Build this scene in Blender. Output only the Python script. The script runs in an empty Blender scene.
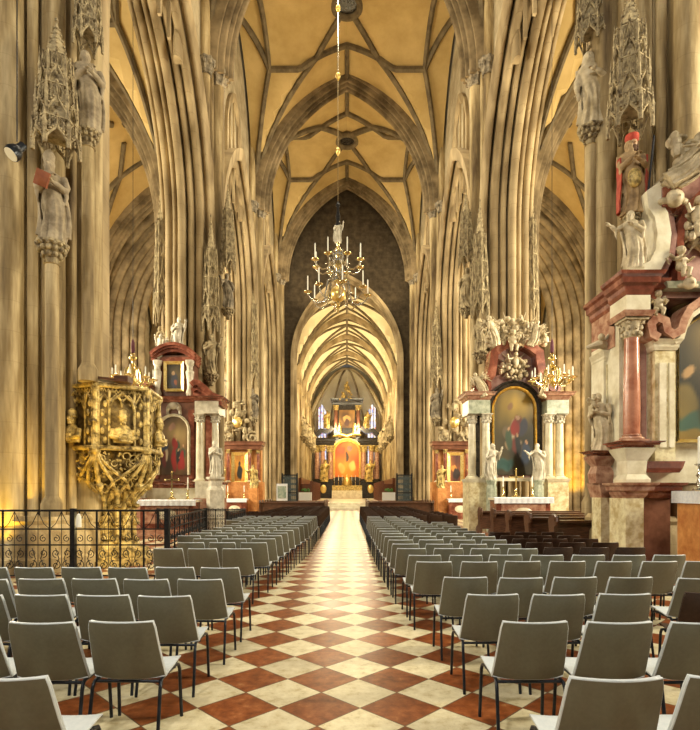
import bpy, math, random
from mathutils import Vector, Matrix
import numpy as np
PI = math.pi
S = bpy.context.scene
COL = S.collection
rnd = random.Random(7)

# ------------------------------------------------------------------ camera, world, light, exposure
EYE = 1.7
FPX = 526.0
cd = bpy.data.cameras.new('camera'); cam = bpy.data.objects.new('camera', cd); COL.objects.link(cam)
cam.location = (0, 0, EYE); cam.rotation_euler = (PI / 2, 0, 0)
cd.sensor_fit = 'VERTICAL'; cd.sensor_height = 24.0; cd.lens = 24.0 * FPX / 730
cd.shift_y = (491 - 365) / 730.0
cd.shift_x = (350 - 347) / 730.0
cd.clip_end = 400; cd.clip_start = .05
S.camera = cam
S.view_settings.view_transform = 'Standard'; S.view_settings.look = 'None'
S.view_settings.gamma = 1; S.view_settings.use_curve_mapping = False
S.view_settings.exposure = 0.0
S.cycles.use_denoising = True
S.cycles.max_bounces = 5; S.cycles.diffuse_bounces = 2; S.cycles.glossy_bounces = 3
S.cycles.sample_clamp_indirect = 6

W = bpy.data.worlds.new('world'); S.world = W; W.use_nodes = True
W.node_tree.nodes['Background'].inputs[0].default_value = (1.0, .93, .80, 1)
W.node_tree.nodes['Background'].inputs[1].default_value = 0.10

def aim(o, target):
    d = Vector(target) - o.location
    o.rotation_euler = d.to_track_quat('-Z', 'Y').to_euler()

def area(name, loc, target, sx, sy, power, color):
    l = bpy.data.lights.new(name, 'AREA'); l.shape = 'RECTANGLE'; l.size = sx; l.size_y = sy
    l.energy = power; l.color = color
    o = bpy.data.objects.new(name, l); COL.objects.link(o); o.location = loc; aim(o, target); return o

def point(name, loc, power, color, r=.3):
    l = bpy.data.lights.new(name, 'POINT'); l.energy = power; l.color = color; l.shadow_soft_size = r
    o = bpy.data.objects.new(name, l); COL.objects.link(o); o.location = loc; return o

def spot(name, loc, target, power, color, ang=60, r=.15, blend=.6):
    l = bpy.data.lights.new(name, 'SPOT'); l.energy = power; l.color = color; l.shadow_soft_size = r
    l.spot_size = math.radians(ang); l.spot_blend = blend
    o = bpy.data.objects.new(name, l); COL.objects.link(o); o.location = loc; aim(o, target); return o

DAY = (1.0, .95, .84); WARM = (1.0, .72, .36); AMBER = (1.0, .60, .20); GOLDEN = (1.0, .78, .40)
# added keys behind the camera and mid-nave fills; side panels by the aisle windows
area('west_key_fill', (-5.5, -7, 15), (6, 16, 7), 1.2, 2, 1500, DAY)  # added key lights, no west window stands here
area('west_key_fill', (5.5, -7, 15), (-5, 24, 6), 1.2, 2, 420, DAY)
for yy, e in ((1.5, 2900), (7, 2900), (13, 1900), (20, 800), (28, 450), (36, 350), (44, 250)):
    spot('nave_down_fill', (0, yy, 24), (0, yy + 1.5, 0), e, (1.0, .93, .80), 46, .5, .9)  # added downlights for floor and chairs; no fixture hangs there
for s in (-1, 1):
    for k, yy in enumerate((6, 17.5, 29.5, 41, 52.5)):
        area('aisle_window_light', (s * 16.4, yy, 9), (s * 6, yy + 4, 7), 1.6, 5, 2900 if (k or s > 0) else 900, (1.0, .90, .66))
    for yy in (17, 29, 40.5):
        area('upper_nave_fill', (s * 3.6, yy, 24.5), (-s * 5.6, yy + 3, 8), 2, 2, 480, (1.0, .9, .66))  # added fills in mid-air; the clerestory windows are blind
# added uplights that turn the nave vault amber, without fixtures
for yy in (15, 24, 36, 45):
    for s in (-1, 1):
        spot('vault_fill', (s * 4.6, yy, 17.5), (-s * 1.5, yy + 3, 30), 560, (1.0, .80, .48), 130, .3)
for s in (-1, 1):
    for yy in (20, 30, 42, 52):
        spot('aisle_vault_fill', (s * 10, yy, 11.5), (s * 13, yy + 1, 22), 650, (1.0, .78, .42), 130, .3)  # same added uplights below the aisle vaults
# choir, brightly lit
for yy in (54, 62, 70, 78):
    for s in (-1, 1):
        point('choir_lamp', (s * 1.9, yy, 11.0), 1050, (1.0, .84, .52), .5)
point('high_altar_lamp', (0, 74, 7.0), 450, (1.0, .68, .26), .4)
# golden lamps at the foot of the piers
spot('pier_lamp', (-6.9, 10.15, .3), (-6.9, 11.0, 4), 260, (1.0, .64, .06), 70, .05)
spot('pier_lamp', (-5.9, 10.3, .3), (-5.9, 11.4, 4), 200, (1.0, .64, .08), 60, .05)
spot('pier_lamp', (9.3, 23.2, .4), (9.4, 25, 6), 700, (1.0, .62, .06), 80, .1)
spot('pier_lamp', (-9.3, 23.2, .4), (-9.4, 25, 6), 400, (1.0, .62, .08), 80, .1)

spot('aisle_end_lamp', (14.0, 34.6, .6), (15.8, 37, 5), 3500, (1.0, .62, .06), 80, .1)

# ------------------------------------------------------------------ mesh builder
class MB:
    def __init__(s): s.v = []; s.f = []
    def add(s, v, f, M=None):
        n = len(s.v)
        if M is not None: v = [tuple(M @ Vector(p)) for p in v]
        s.v += [tuple(p) for p in v]; s.f += [tuple(i + n for i in q) for q in f]; return s
    def box(s, x0, x1, y0, y1, z0, z1, M=None):
        v = [(x0,y0,z0),(x1,y0,z0),(x1,y1,z0),(x0,y1,z0),(x0,y0,z1),(x1,y0,z1),(x1,y1,z1),(x0,y1,z1)]
        return s.add(v, [(0,3,2,1),(4,5,6,7),(0,1,5,4),(1,2,6,5),(2,3,7,6),(3,0,4,7)], M)
    def lathe(s, prof, n=16, c=(0,0,0), sx=1, sy=1, ph=0, rf=None, M=None):
        v = []; f = []
        for r, z in prof:
            for k in range(n):
                a = 2*PI*k/n + ph; q = r * (rf(a, z) if rf else 1)
                v.append((c[0]+q*sx*math.cos(a), c[1]+q*sy*math.sin(a), c[2]+z))
        m = len(prof)
        for i in range(m-1):
            for k in range(n):
                k2 = (k+1) % n; f.append((i*n+k, i*n+k2, (i+1)*n+k2, (i+1)*n+k))
        f.append(tuple(range(n))[::-1]); f.append(tuple((m-1)*n+k for k in range(n)))
        return s.add(v, f, M)
    def blob(s, c, rx, ry=None, rz=None, n=10, m=7, M=None):
        ry = ry or rx; rz = rz or rx
        prof = [(max(math.sin(PI*i/m), .02), -math.cos(PI*i/m)) for i in range(m+1)]
        v = []; f = []
        for r, z in prof:
            for k in range(n):
                a = 2*PI*k/n; v.append((c[0]+rx*r*math.cos(a), c[1]+ry*r*math.sin(a), c[2]+rz*z))
        for i in range(m):
            for k in range(n):
                k2 = (k+1) % n; f.append((i*n+k, i*n+k2, (i+1)*n+k2, (i+1)*n+k))
        f.append(tuple(range(n))[::-1]); f.append(tuple(m*n+k for k in range(n)))
        return s.add(v, f, M)
    def tube(s, pts, r, n=8, closed=False, M=None, flat=1.0):
        pts = [Vector(p) for p in pts]; N = len(pts)
        rr = r if isinstance(r, (list, tuple)) else [r]*N
        v = []; f = []; up = None
        for i, p in enumerate(pts):
            a = pts[(i-1) % N] if (closed or i) else p; b = pts[(i+1) % N] if (closed or i < N-1) else p
            t = (b-a); t = t.normalized() if t.length > 1e-9 else Vector((0,0,1))
            if up is None: up = Vector((0,0,1)) if abs(t.z) < .9 else Vector((0,1,0))
            x = t.cross(up)
            if x.length < 1e-4: x = t.cross(Vector((1,0,.1)))
            x.normalize(); up2 = x.cross(t); up = up2
            for k in range(n):
                q = 2*PI*k/n + PI/n; v.append(p + x*rr[i]*math.cos(q)*flat + up2*rr[i]*math.sin(q))
        for i in range(N if closed else N-1):
            for k in range(n):
                k2 = (k+1) % n; j = (i+1) % N; f.append((i*n+k, i*n+k2, j*n+k2, j*n+k))
        if not closed: f.append(tuple(range(n))[::-1]); f.append(tuple((N-1)*n+k for k in range(n)))
        return s.add(v, f, M)
    def prism(s, poly, d0, d1, ax='Y', M=None):
        """poly (a,b) extruded along ax between d0 and d1: ax Y -> (a,d,b); X -> (d,a,b); Z -> (a,b,d)"""
        fn = {'Y': lambda a,b,d:(a,d,b), 'X': lambda a,b,d:(d,a,b), 'Z': lambda a,b,d:(a,b,d)}[ax]
        n = len(poly); v = [fn(a,b,d0) for a,b in poly] + [fn(a,b,d1) for a,b in poly]
        f = [tuple(range(n))[::-1], tuple(range(n, 2*n))] + [(i,(i+1)%n,n+(i+1)%n,n+i) for i in range(n)]
        return s.add(v, f, M)
    def sweep(s, path, prof, bn, closed_prof=True, caps=True, M=None):
        """prof (a,b): a along the in-plane normal (tangent x bn), b along bn"""
        path = [Vector(p) for p in path]; bn = Vector(bn).normalized(); N = len(path); n = len(prof); v = []; f = []
        for i, p in enumerate(path):
            if 0 < i < N-1:
                t1 = (path[i]-path[i-1]).normalized(); t2 = (path[i+1]-path[i]).normalized()
                t = (t1+t2).normalized(); k = 1/max(.4, t.dot(t2))
            else:
                t = (path[min(i+1,N-1)]-path[max(i-1,0)]).normalized(); k = 1
            nn = t.cross(bn).normalized()
            for a, b in prof: v.append(p + nn*a*k + bn*b)
        m = n if closed_prof else n-1
        for i in range(N-1):
            for k in range(m):
                k2 = (k+1) % n; f.append((i*n+k, i*n+k2, (i+1)*n+k2, (i+1)*n+k))
        if caps and closed_prof: f.append(tuple(range(n))[::-1]); f.append(tuple((N-1)*n+k for k in range(n)))
        return s.add(v, f, M)
    def grid(s, P, flip=False):
        n = len(P); m = len(P[0]); v = [p for r in P for p in r]; f = []
        for i in range(n-1):
            for j in range(m-1):
                q = (i*m+j, i*m+j+1, (i+1)*m+j+1, (i+1)*m+j); f.append(q[::-1] if flip else q)
        return s.add(v, f)
    def mesh(s, name, mt, smooth=35):
        me = bpy.data.meshes.new(name); me.from_pydata(s.v, [], s.f); me.update()
        if mt is not None: me.materials.append(mt)
        fix(me, smooth); return me
    def build(s, name, mt, parent=None, smooth=35):
        return link(name, s.mesh(name, mt, smooth), parent)

def fix(me, smooth):
    import bmesh
    bm = bmesh.new(); bm.from_mesh(me); bmesh.ops.recalc_face_normals(bm, faces=bm.faces); bm.to_mesh(me); bm.free()
    if smooth:
        me.polygons.foreach_set('use_smooth', [True]*len(me.polygons)); me.set_sharp_from_angle(angle=math.radians(smooth))

def link(name, me, parent=None, loc=None, rz=0, sc=1):
    o = bpy.data.objects.new(name, me); COL.objects.link(o); o.parent = parent
    if loc is not None: o.location = loc
    if rz: o.rotation_euler = (0, 0, rz)
    if sc != 1: o.scale = (sc, sc, sc)
    return o

def tag(o, label=None, cat=None, group=None, kind=None):
    if label: o['label'] = label
    if cat: o['category'] = cat
    if group: o['group'] = group
    if kind: o['kind'] = kind
    return o

def empty(name, loc=(0,0,0), rz=0, label=None, cat=None, group=None, kind=None, sc=1):
    o = bpy.data.objects.new(name, None); COL.objects.link(o); o.location = loc; o.rotation_euler = (0,0,rz); o.scale = (sc,sc,sc)
    return tag(o, label, cat, group, kind)

KIDS = {}
def copy_tree(o, parent=None, loc=None, rz=None, label=None, cat=None, group=None):
    c = o.copy(); COL.objects.link(c); c.parent = parent
    if loc is not None: c.location = loc
    if rz is not None: c.rotation_euler = (0,0,rz)
    if label: c['label'] = label
    if group: c['group'] = group
    if o.name not in KIDS: KIDS[o.name] = list(o.children)
    for ch in KIDS[o.name]: copy_tree(ch, c)
    return c

# ------------------------------------------------------------------ materials
def mat(name, c1, c2=None, rough=.7, metal=0, scale=3, detail=4, bump=0, c3=None, spec=.4, stretch=(1,1,1), lo=.35, hi=.65, blocks=None, coat=0, bscale=None):
    m = bpy.data.materials.new(name); m.use_nodes = True; nt = m.node_tree; N = nt.nodes; L = nt.links
    b = N['Principled BSDF']; b.inputs['Roughness'].default_value = rough; b.inputs['Metallic'].default_value = metal
    b.inputs['Specular IOR Level'].default_value = spec; b.inputs['Coat Weight'].default_value = coat
    b.inputs['Base Color'].default_value = (*c1, 1)
    if c2 is None: return m
    tc = N.new('ShaderNodeTexCoord'); mp = N.new('ShaderNodeMapping'); mp.inputs['Scale'].default_value = stretch
    L.new(tc.outputs['Object'], mp.inputs[0])
    nz = N.new('ShaderNodeTexNoise'); nz.inputs['Scale'].default_value = scale; nz.inputs['Detail'].default_value = detail
    nz.inputs['Roughness'].default_value = .62
    L.new(mp.outputs[0], nz.inputs['Vector'])
    cr = N.new('ShaderNodeValToRGB'); e = cr.color_ramp.elements
    e[0].position = lo; e[0].color = (*c1, 1); e[1].position = hi; e[1].color = (*c2, 1)
    if c3: q = e.new((lo+hi)/2); q.color = (*c3, 1)
    L.new(nz.outputs[0], cr.inputs[0]); out = cr.outputs[0]
    if blocks:
        bw, bh, mc, amt = blocks
        # courses of ashlar: brick pattern laid over height and around the plan
        g = N.new('ShaderNodeNewGeometry'); sp = N.new('ShaderNodeSeparateXYZ'); L.new(tc.outputs['Object'], sp.inputs[0])
        ad = N.new('ShaderNodeMath'); ad.operation = 'ADD'; L.new(sp.outputs[0], ad.inputs[0]); L.new(sp.outputs[1], ad.inputs[1])
        cb = N.new('ShaderNodeCombineXYZ'); L.new(ad.outputs[0], cb.inputs[0]); L.new(sp.outputs[2], cb.inputs[1])
        br = N.new('ShaderNodeTexBrick'); br.inputs['Scale'].default_value = 1; br.inputs['Brick Width'].default_value = bw
        br.inputs['Row Height'].default_value = bh; br.inputs['Mortar Size'].default_value = .012; br.inputs['Mortar Smooth'].default_value = .3
        br.inputs['Color1'].default_value = (1,1,1,1); br.inputs['Color2'].default_value = (.80,.78,.74,1); br.inputs['Mortar'].default_value = (*mc,1)
        L.new(cb.outputs[0], br.inputs['Vector'])
        mx = N.new('ShaderNodeMix'); mx.data_type = 'RGBA'; mx.blend_type = 'MULTIPLY'; mx.inputs[0].default_value = amt
        L.new(out, mx.inputs[6]); L.new(br.outputs[0], mx.inputs[7]); out = mx.outputs[2]
    L.new(out, b.inputs['Base Color'])
    if bump:
        n2 = nz
        if bscale:
            n2 = N.new('ShaderNodeTexNoise'); n2.inputs['Scale'].default_value = bscale; n2.inputs['Detail'].default_value = 3
            L.new(tc.outputs['Object'], n2.inputs['Vector'])
        bp = N.new('ShaderNodeBump'); bp.inputs['Strength'].default_value = bump; bp.inputs['Distance'].default_value = .03
        L.new(n2.outputs[0], bp.inputs['Height']); L.new(bp.outputs[0], b.inputs['Normal'])
    return m

M = {}
M['stone'] = mat('cream_limestone', (.105,.066,.028), (.70,.555,.315), .7, scale=2.6, c3=(.34,.245,.115), stretch=(1,1,.12), lo=.3, hi=.7, bump=.25, bscale=14, blocks=(1.1,.62,(.62,.58,.5),.35))
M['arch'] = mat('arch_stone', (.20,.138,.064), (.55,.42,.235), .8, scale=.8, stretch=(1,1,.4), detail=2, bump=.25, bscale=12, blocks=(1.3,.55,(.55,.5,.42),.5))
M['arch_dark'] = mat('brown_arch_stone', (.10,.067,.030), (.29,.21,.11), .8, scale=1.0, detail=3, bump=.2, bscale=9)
M['rib'] = mat('rib_stone', (.10,.072,.038), (.20,.15,.08), .85, scale=2)
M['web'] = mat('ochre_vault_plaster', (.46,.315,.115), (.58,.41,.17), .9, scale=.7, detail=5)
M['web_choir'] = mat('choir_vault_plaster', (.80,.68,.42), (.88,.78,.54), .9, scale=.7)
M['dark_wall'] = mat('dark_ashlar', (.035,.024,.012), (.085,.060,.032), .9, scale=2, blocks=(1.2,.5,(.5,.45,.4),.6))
M['wall'] = mat('aisle_ashlar', (.33,.26,.155), (.55,.46,.30), .85, scale=1.2, blocks=(1.0,.5,(.5,.45,.38),.7), bump=.2, bscale=8)
M['carved'] = mat('carved_stone', (.085,.055,.025), (.50,.40,.23), .75, scale=5, bump=.4, bscale=24, lo=.3, hi=.62)
M['carved_dark'] = mat('weathered_statue_stone', (.09,.07,.045), (.34,.28,.19), .7, scale=6, bump=.3, bscale=22)
M['carved_mid'] = mat('brown_statue_stone', (.17,.125,.07), (.46,.37,.24), .65, scale=5, bump=.3, bscale=22)
M['marble_white'] = mat('white_marble', (.46,.40,.29), (.72,.66,.53), .4, scale=5, bump=.1)
M['statue_cream'] = mat('cream_statue_stone', (.36,.28,.16), (.68,.57,.38), .5, scale=5, bump=.15, bscale=20)
M['red_marble'] = mat('red_marble', (.13,.038,.022), (.40,.16,.10), .22, scale=3, detail=9, c3=(.22,.062,.036), coat=.3)
M['coral_marble'] = mat('coral_marble', (.34,.11,.06), (.58,.27,.17), .22, scale=3.5, detail=8, coat=.3)
M['pink_marble'] = mat('rose_marble', (.28,.11,.07), (.60,.36,.24), .25, scale=5, detail=8, coat=.3)
M['yellow_marble'] = mat('yellow_veined_marble', (.52,.40,.19), (.84,.76,.50), .28, scale=6, detail=9, lo=.38, hi=.6, coat=.3)
M['cream_marble'] = mat('cream_marble', (.62,.54,.36), (.86,.80,.62), .3, scale=3.2, detail=8, coat=.3)
M['purple_marble'] = mat('violet_marble', (.22,.10,.085), (.50,.31,.26), .25, scale=2.2, detail=8, coat=.3)
M['green_marble'] = mat('grey_green_marble', (.25,.28,.20), (.52,.54,.42), .3, scale=6, detail=8)
M['brown_marble'] = mat('brown_marble', (.12,.045,.026), (.26,.11,.066), .3, scale=3, detail=6)
M['gold'] = mat('gilding', (.80,.52,.12), (1.0,.80,.34), .32, .9, scale=9, bump=.2)
M['gold_dull'] = mat('gilt_and_lit_stone', (.10,.062,.016), (.74,.54,.19), .42, .25, scale=7, bump=.5, bscale=26, lo=.35, hi=.6)  # gilding on altars; on the pulpit, golden light put into the colour
M['gold_shade'] = mat('shaded_gilt_stone', (.09,.055,.015), (.34,.23,.075), .6, .1, scale=8, bump=.3)  # darker copy: shade behind the pulpit tracery put into the colour
M['brass'] = mat('brass', (.85,.66,.25), (1.0,.88,.52), .18, 1.0, scale=6)
M['silver'] = mat('polished_pewter', (.62,.60,.52), (.85,.83,.76), .2, 1.0, scale=6)
M['iron'] = mat('wrought_iron', (.012,.012,.014), (.03,.03,.033), .45, .6, scale=12)
M['steel'] = mat('painted_steel', (.018,.022,.028), (.035,.04,.05), .3, .5, scale=12)
M['candle'] = mat('white_wax', (.88,.86,.76), None, .5)
M['cloth'] = mat('white_linen', (.85,.86,.88), (.70,.72,.78), .9, scale=20)
M['wood'] = mat('dark_oak', (.05,.022,.012), (.14,.06,.03), .35, scale=4, stretch=(1,6,6), coat=.2)
M['wood_far'] = mat('brown_pew_wood', (.11,.035,.018), (.20,.07,.035), .4, scale=4, stretch=(1,6,6))
M['black'] = mat('black_marble', (.012,.010,.008), (.05,.04,.03), .25, scale=5)
M['orange'] = mat('orange_stone_panel', (.48,.17,.045), (.72,.34,.11), .35, scale=5, detail=7)
M['carpet'] = mat('orange_red_carpet', (.50,.15,.05), (.62,.22,.09), .95, scale=30)
M['plastic'] = mat('grey_moulded_plastic', (.165,.156,.106), (.187,.176,.122), .34, scale=40)
M['plastic_edge'] = mat('pale_sheen_plastic', (.58,.63,.66), (.66,.70,.72), .35, scale=30)  # rim and seat grey with a bluish sheen painted into the colour
M['brown_plastic'] = mat('dark_brown_plastic', (.030,.014,.008), (.05,.024,.014), .35, scale=30)
M['glass'] = mat('clear_window_glass', (.8,.8,.8), None, .1)
# ------------------------------------------------------------------ geometry of the building
def P(x, y, Y): return Vector(((x-347)*Y/FPX, Y, EYE + (491-y)*Y/FPX))
PIERS = (12.0, 24.0, 35.5, 47.0)
PX = 7.0            # pier centre off the nave axis
SPR, CROWN = 20.5, 29.4
def pz(x, a, h):
    """height of a pointed arch of half span a and rise h at offset x"""
    x = min(abs(x), a); c = (h*h-a*a)/(2*a); R = a+c
    return math.sqrt(max(0, R*R-(x+c)**2))
def pointed(a, h, n=14):
    c = (h*h-a*a)/(2*a); R = a+c; t1 = math.atan2(h, c)
    l = [(R*math.cos(t1*i/n)-c, R*math.sin(t1*i/n)) for i in range(n+1)]   # from (a,0) to (0,h)
    l[-1] = (0, h)
    return [(-x, z) for x, z in l][:-1] + l[::-1]                          # (-a,0) .. apex .. (a,0)

# floor: 45 degree chequer of cream and red marble slabs
def floor_material():
    m = bpy.data.materials.new('chequered_marble_floor'); m.use_nodes = True; nt = m.node_tree; N = nt.nodes; L = nt.links
    b = N['Principled BSDF']
    tc = N.new('ShaderNodeTexCoord'); mp = N.new('ShaderNodeMapping'); s = .45; mp.vector_type = 'POINT'
    mp.inputs['Rotation'].default_value = (0,0,PI/4); mp.inputs['Scale'].default_value = (1/s,1/s,1/s)
    # vertex of the pattern lies at (.102, 4.12)
    def rot(x, y): c = math.cos(PI/4); return (x*c-y*c)/s, (x*c+y*c)/s
    rx, ry = rot(.102, 4.12); mp.inputs['Location'].default_value = (-rx+100, -ry+101, 0.5)
    L.new(tc.outputs['Object'], mp.inputs[0])
    ck = N.new('ShaderNodeTexChecker'); ck.inputs['Scale'].default_value = 1; L.new(mp.outputs[0], ck.inputs[0])
    def noise(sc, det, src=None):
        n = N.new('ShaderNodeTexNoise'); n.inputs['Scale'].default_value = sc; n.inputs['Detail'].default_value = det
        n.inputs['Roughness'].default_value = .65; L.new(src or tc.outputs['Object'], n.inputs['Vector']); return n
    n1 = noise(9, 8); n2 = noise(45, 5); n3 = noise(1.1, 2)
    fl = N.new('ShaderNodeVectorMath'); fl.operation = 'FLOOR'; L.new(mp.outputs[0], fl.inputs[0])
    wn = N.new('ShaderNodeTexWhiteNoise'); L.new(fl.outputs[0], wn.inputs['Vector'])
    def ramp(src, stops):
        r = N.new('ShaderNodeValToRGB'); e = r.color_ramp.elements
        e[0].position, e[0].color = stops[0][0], (*stops[0][1],1); e[1].position, e[1].color = stops[-1][0], (*stops[-1][1],1)
        for p, c in stops[1:-1]: q = e.new(p); q.color = (*c,1)
        L.new(src, r.inputs[0]); return r.outputs[0]
    red = ramp(n1.outputs[0], [(.3,(.11,.030,.010)),(.5,(.235,.068,.020)),(.62,(.30,.100,.034)),(.75,(.48,.25,.11))])
    wh = ramp(n1.outputs[0], [(.28,(.42,.33,.17)),(.45,(.64,.57,.38)),(.7,(.78,.72,.53))])
    mx = N.new('ShaderNodeMix'); mx.data_type = 'RGBA'; L.new(ck.outputs['Fac'], mx.inputs[0]); L.new(wh, mx.inputs[6]); L.new(red, mx.inputs[7])
    var = ramp(wn.outputs['Value'], [(0,(.80,.78,.75)),(1,(1.08,1.06,1.0))])
    m2 = N.new('ShaderNodeMix'); m2.data_type = 'RGBA'; m2.blend_type = 'MULTIPLY'; m2.inputs[0].default_value = 1; L.new(mx.outputs[2], m2.inputs[6]); L.new(var, m2.inputs[7])
    sp = ramp(n2.outputs[0], [(.3,(.55,.5,.42)),(.40,(1,1,1)),(1,(1,1,1))])
    m3 = N.new('ShaderNodeMix'); m3.data_type = 'RGBA'; m3.blend_type = 'MULTIPLY'; m3.inputs[0].default_value = .7; L.new(m2.outputs[2], m3.inputs[6]); L.new(sp, m3.inputs[7])
    # joints
    fr = N.new('ShaderNodeVectorMath'); fr.operation = 'FRACTION'; L.new(mp.outputs[0], fr.inputs[0])
    se = N.new('ShaderNodeSeparateXYZ'); L.new(fr.outputs[0], se.inputs[0])
    def edge(o):
        a = N.new('ShaderNodeMath'); a.operation = 'SUBTRACT'; L.new(o, a.inputs[0]); a.inputs[1].default_value = .5
        c = N.new('ShaderNodeMath'); c.operation = 'ABSOLUTE'; L.new(a.outputs[0], c.inputs[0]); return c.outputs[0]
    mm = N.new('ShaderNodeMath'); mm.operation = 'MAXIMUM'; L.new(edge(se.outputs[0]), mm.inputs[0]); L.new(edge(se.outputs[1]), mm.inputs[1])
    gt = N.new('ShaderNodeMath'); gt.operation = 'GREATER_THAN'; gt.inputs[1].default_value = .489; L.new(mm.outputs[0], gt.inputs[0])
    m4 = N.new('ShaderNodeMix'); m4.data_type = 'RGBA'; L.new(gt.outputs[0], m4.inputs[0]); L.new(m3.outputs[2], m4.inputs[6]); m4.inputs[7].default_value = (.13,.085,.05,1)
    L.new(m4.outputs[2], b.inputs['Base Color'])
    rr = N.new('ShaderNodeMapRange'); L.new(n3.outputs[0], rr.inputs[0]); rr.inputs[3].default_value = .24; rr.inputs[4].default_value = .46
    L.new(rr.outputs[0], b.inputs['Roughness']); b.inputs['Specular IOR Level'].default_value = .14
    bp = N.new('ShaderNodeBump'); bp.inputs['Strength'].default_value = .12; bp.inputs['Distance'].default_value = .01
    L.new(n1.outputs[0], bp.inputs['Height']); L.new(bp.outputs[0], b.inputs['Normal'])
    return m
fl = MB(); fl.box(-18, 18, -12, 47.2, -.2, 0)
tag(fl.build('floor', floor_material(), smooth=0), 'cream and red marble slabs laid as diagonal chequers', None, None, 'structure')

# piers with clustered shafts
def pier_outline(scale=1, n=256):
    discs = [(0,0,.90)]
    for k in range(16):
        a = k*PI/8; d, r = ((1.14,.26) if k % 4 == 0 else (1.06,.20) if k % 2 == 0 else (.98,.11))
        discs.append((d*math.cos(a), d*math.sin(a), r))
    for k in range(16):
        a = (k+.5)*PI/8; discs.append((1.02*math.cos(a), 1.02*math.sin(a), .035))
    pts = []
    for i in range(n):
        t = 2*PI*i/n; ux, uy = math.cos(t), math.sin(t); best = 0
        for x, y, r in discs:
            p = x*ux+y*uy; q = x*x+y*y-r*r; D = p*p-q
            if D >= 0: best = max(best, p+math.sqrt(D))
        pts.append((best*ux*scale, best*uy*scale))
    return pts
PO = pier_outline()
def pier(s, yy, label, ztop=28.0):
    o = empty('pier', (s*PX, yy, 0), 0, label, 'pier', None, 'structure')
    sh = MB(); zs = [1.0] + [1.0+(ztop-1)*i/12 for i in range(1,13)]
    v = []; f = []; n = len(PO)
    for z in zs: v += [(x, y, z) for x, y in PO]
    for i in range(len(zs)-1):
        for k in range(n): k2 = (k+1)%n; f.append((i*n+k, i*n+k2, (i+1)*n+k2, (i+1)*n+k))
    sh.add(v, f); sh.build('shaft_cluster', M['stone'], o, 50)
    b = MB(); prof = [(1.62,0),(1.62,.3),(1.55,.36),(1.52,.8),(1.45,.9),(1.40,1.0),(1.43,1.08),(1.36,1.18)]
    b.lathe(prof, 8, ph=PI/8); b.build('base', M['stone'], o)
    # foliate capitals on the shafts that carry the transverse arches
    for a, r in ((PI if s > 0 else 0, .34), ((PI if s > 0 else 0)+PI/4, .26), ((PI if s > 0 else 0)-PI/4, .26)):
        c = MB(); cx, cy = 1.12*math.cos(a), 1.12*math.sin(a)
        c.lathe([(r*.85,-.35),(r*.95,-.3),(r*.9,-.2),(r*1.25,.05),(r*1.45,.2),(r*1.45,.3),(r*1.2,.34)], 16, (cx,cy,SPR-.1), rf=lambda t,z: 1+.1*math.cos(8*t))
        for k in range(8):
            t = 2*PI*k/8; c.blob((cx+r*1.25*math.cos(t), cy+r*1.25*math.sin(t), SPR-.02), .09, .09, .12, 6, 4)
        c.build('capital', M['carved_dark'], o)
    return o
NM = ('nearest', 'second', 'third', 'fourth')
for s, sd in ((-1,'left'),(1,'right')):
    for i, yy in enumerate(PIERS):
        pier(s, yy, f'{NM[i]} clustered stone pier on the {sd} side of the nave')

# arcade walls along the nave, with moulded pointed arches
def lobes(w, d, n=40, k=5, amp=.09, back=.5):
    pr = []
    for i in range(n+1):
        b = -w + 2*w*i/n; t = b/w
        pr.append((d*(1-abs(t)**1.25) + amp*abs(math.sin(t*k*PI/1.0))*(1-.2*abs(t)), b))
    return pr + [(-back, w), (-back, -w)]
def rolls(w, d, n, sg=1, back=.4, deep=.16):
    pr = []; bs = [-w+2*w*(i+.5)/n for i in range(n)]
    for i, b in enumerate(bs):
        D = d*(1-abs(b/w)**1.3); r = (w/n)*(.95 if i % 2 == (n//2) % 2 else .55)
        for k in range(7): a = PI*k/6; pr.append((sg*(D+r*math.sin(a)*1.1), b-r*math.cos(a)))
        if i < n-1: pr.append((sg*(D-deep), b+w/n))
    return pr + [(-sg*back, w), (-sg*back, -w)]
AY = [(PIERS[i], PIERS[i+1]) for i in range(3)]
ASP, ARISE = 13.0, 7.6
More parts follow.
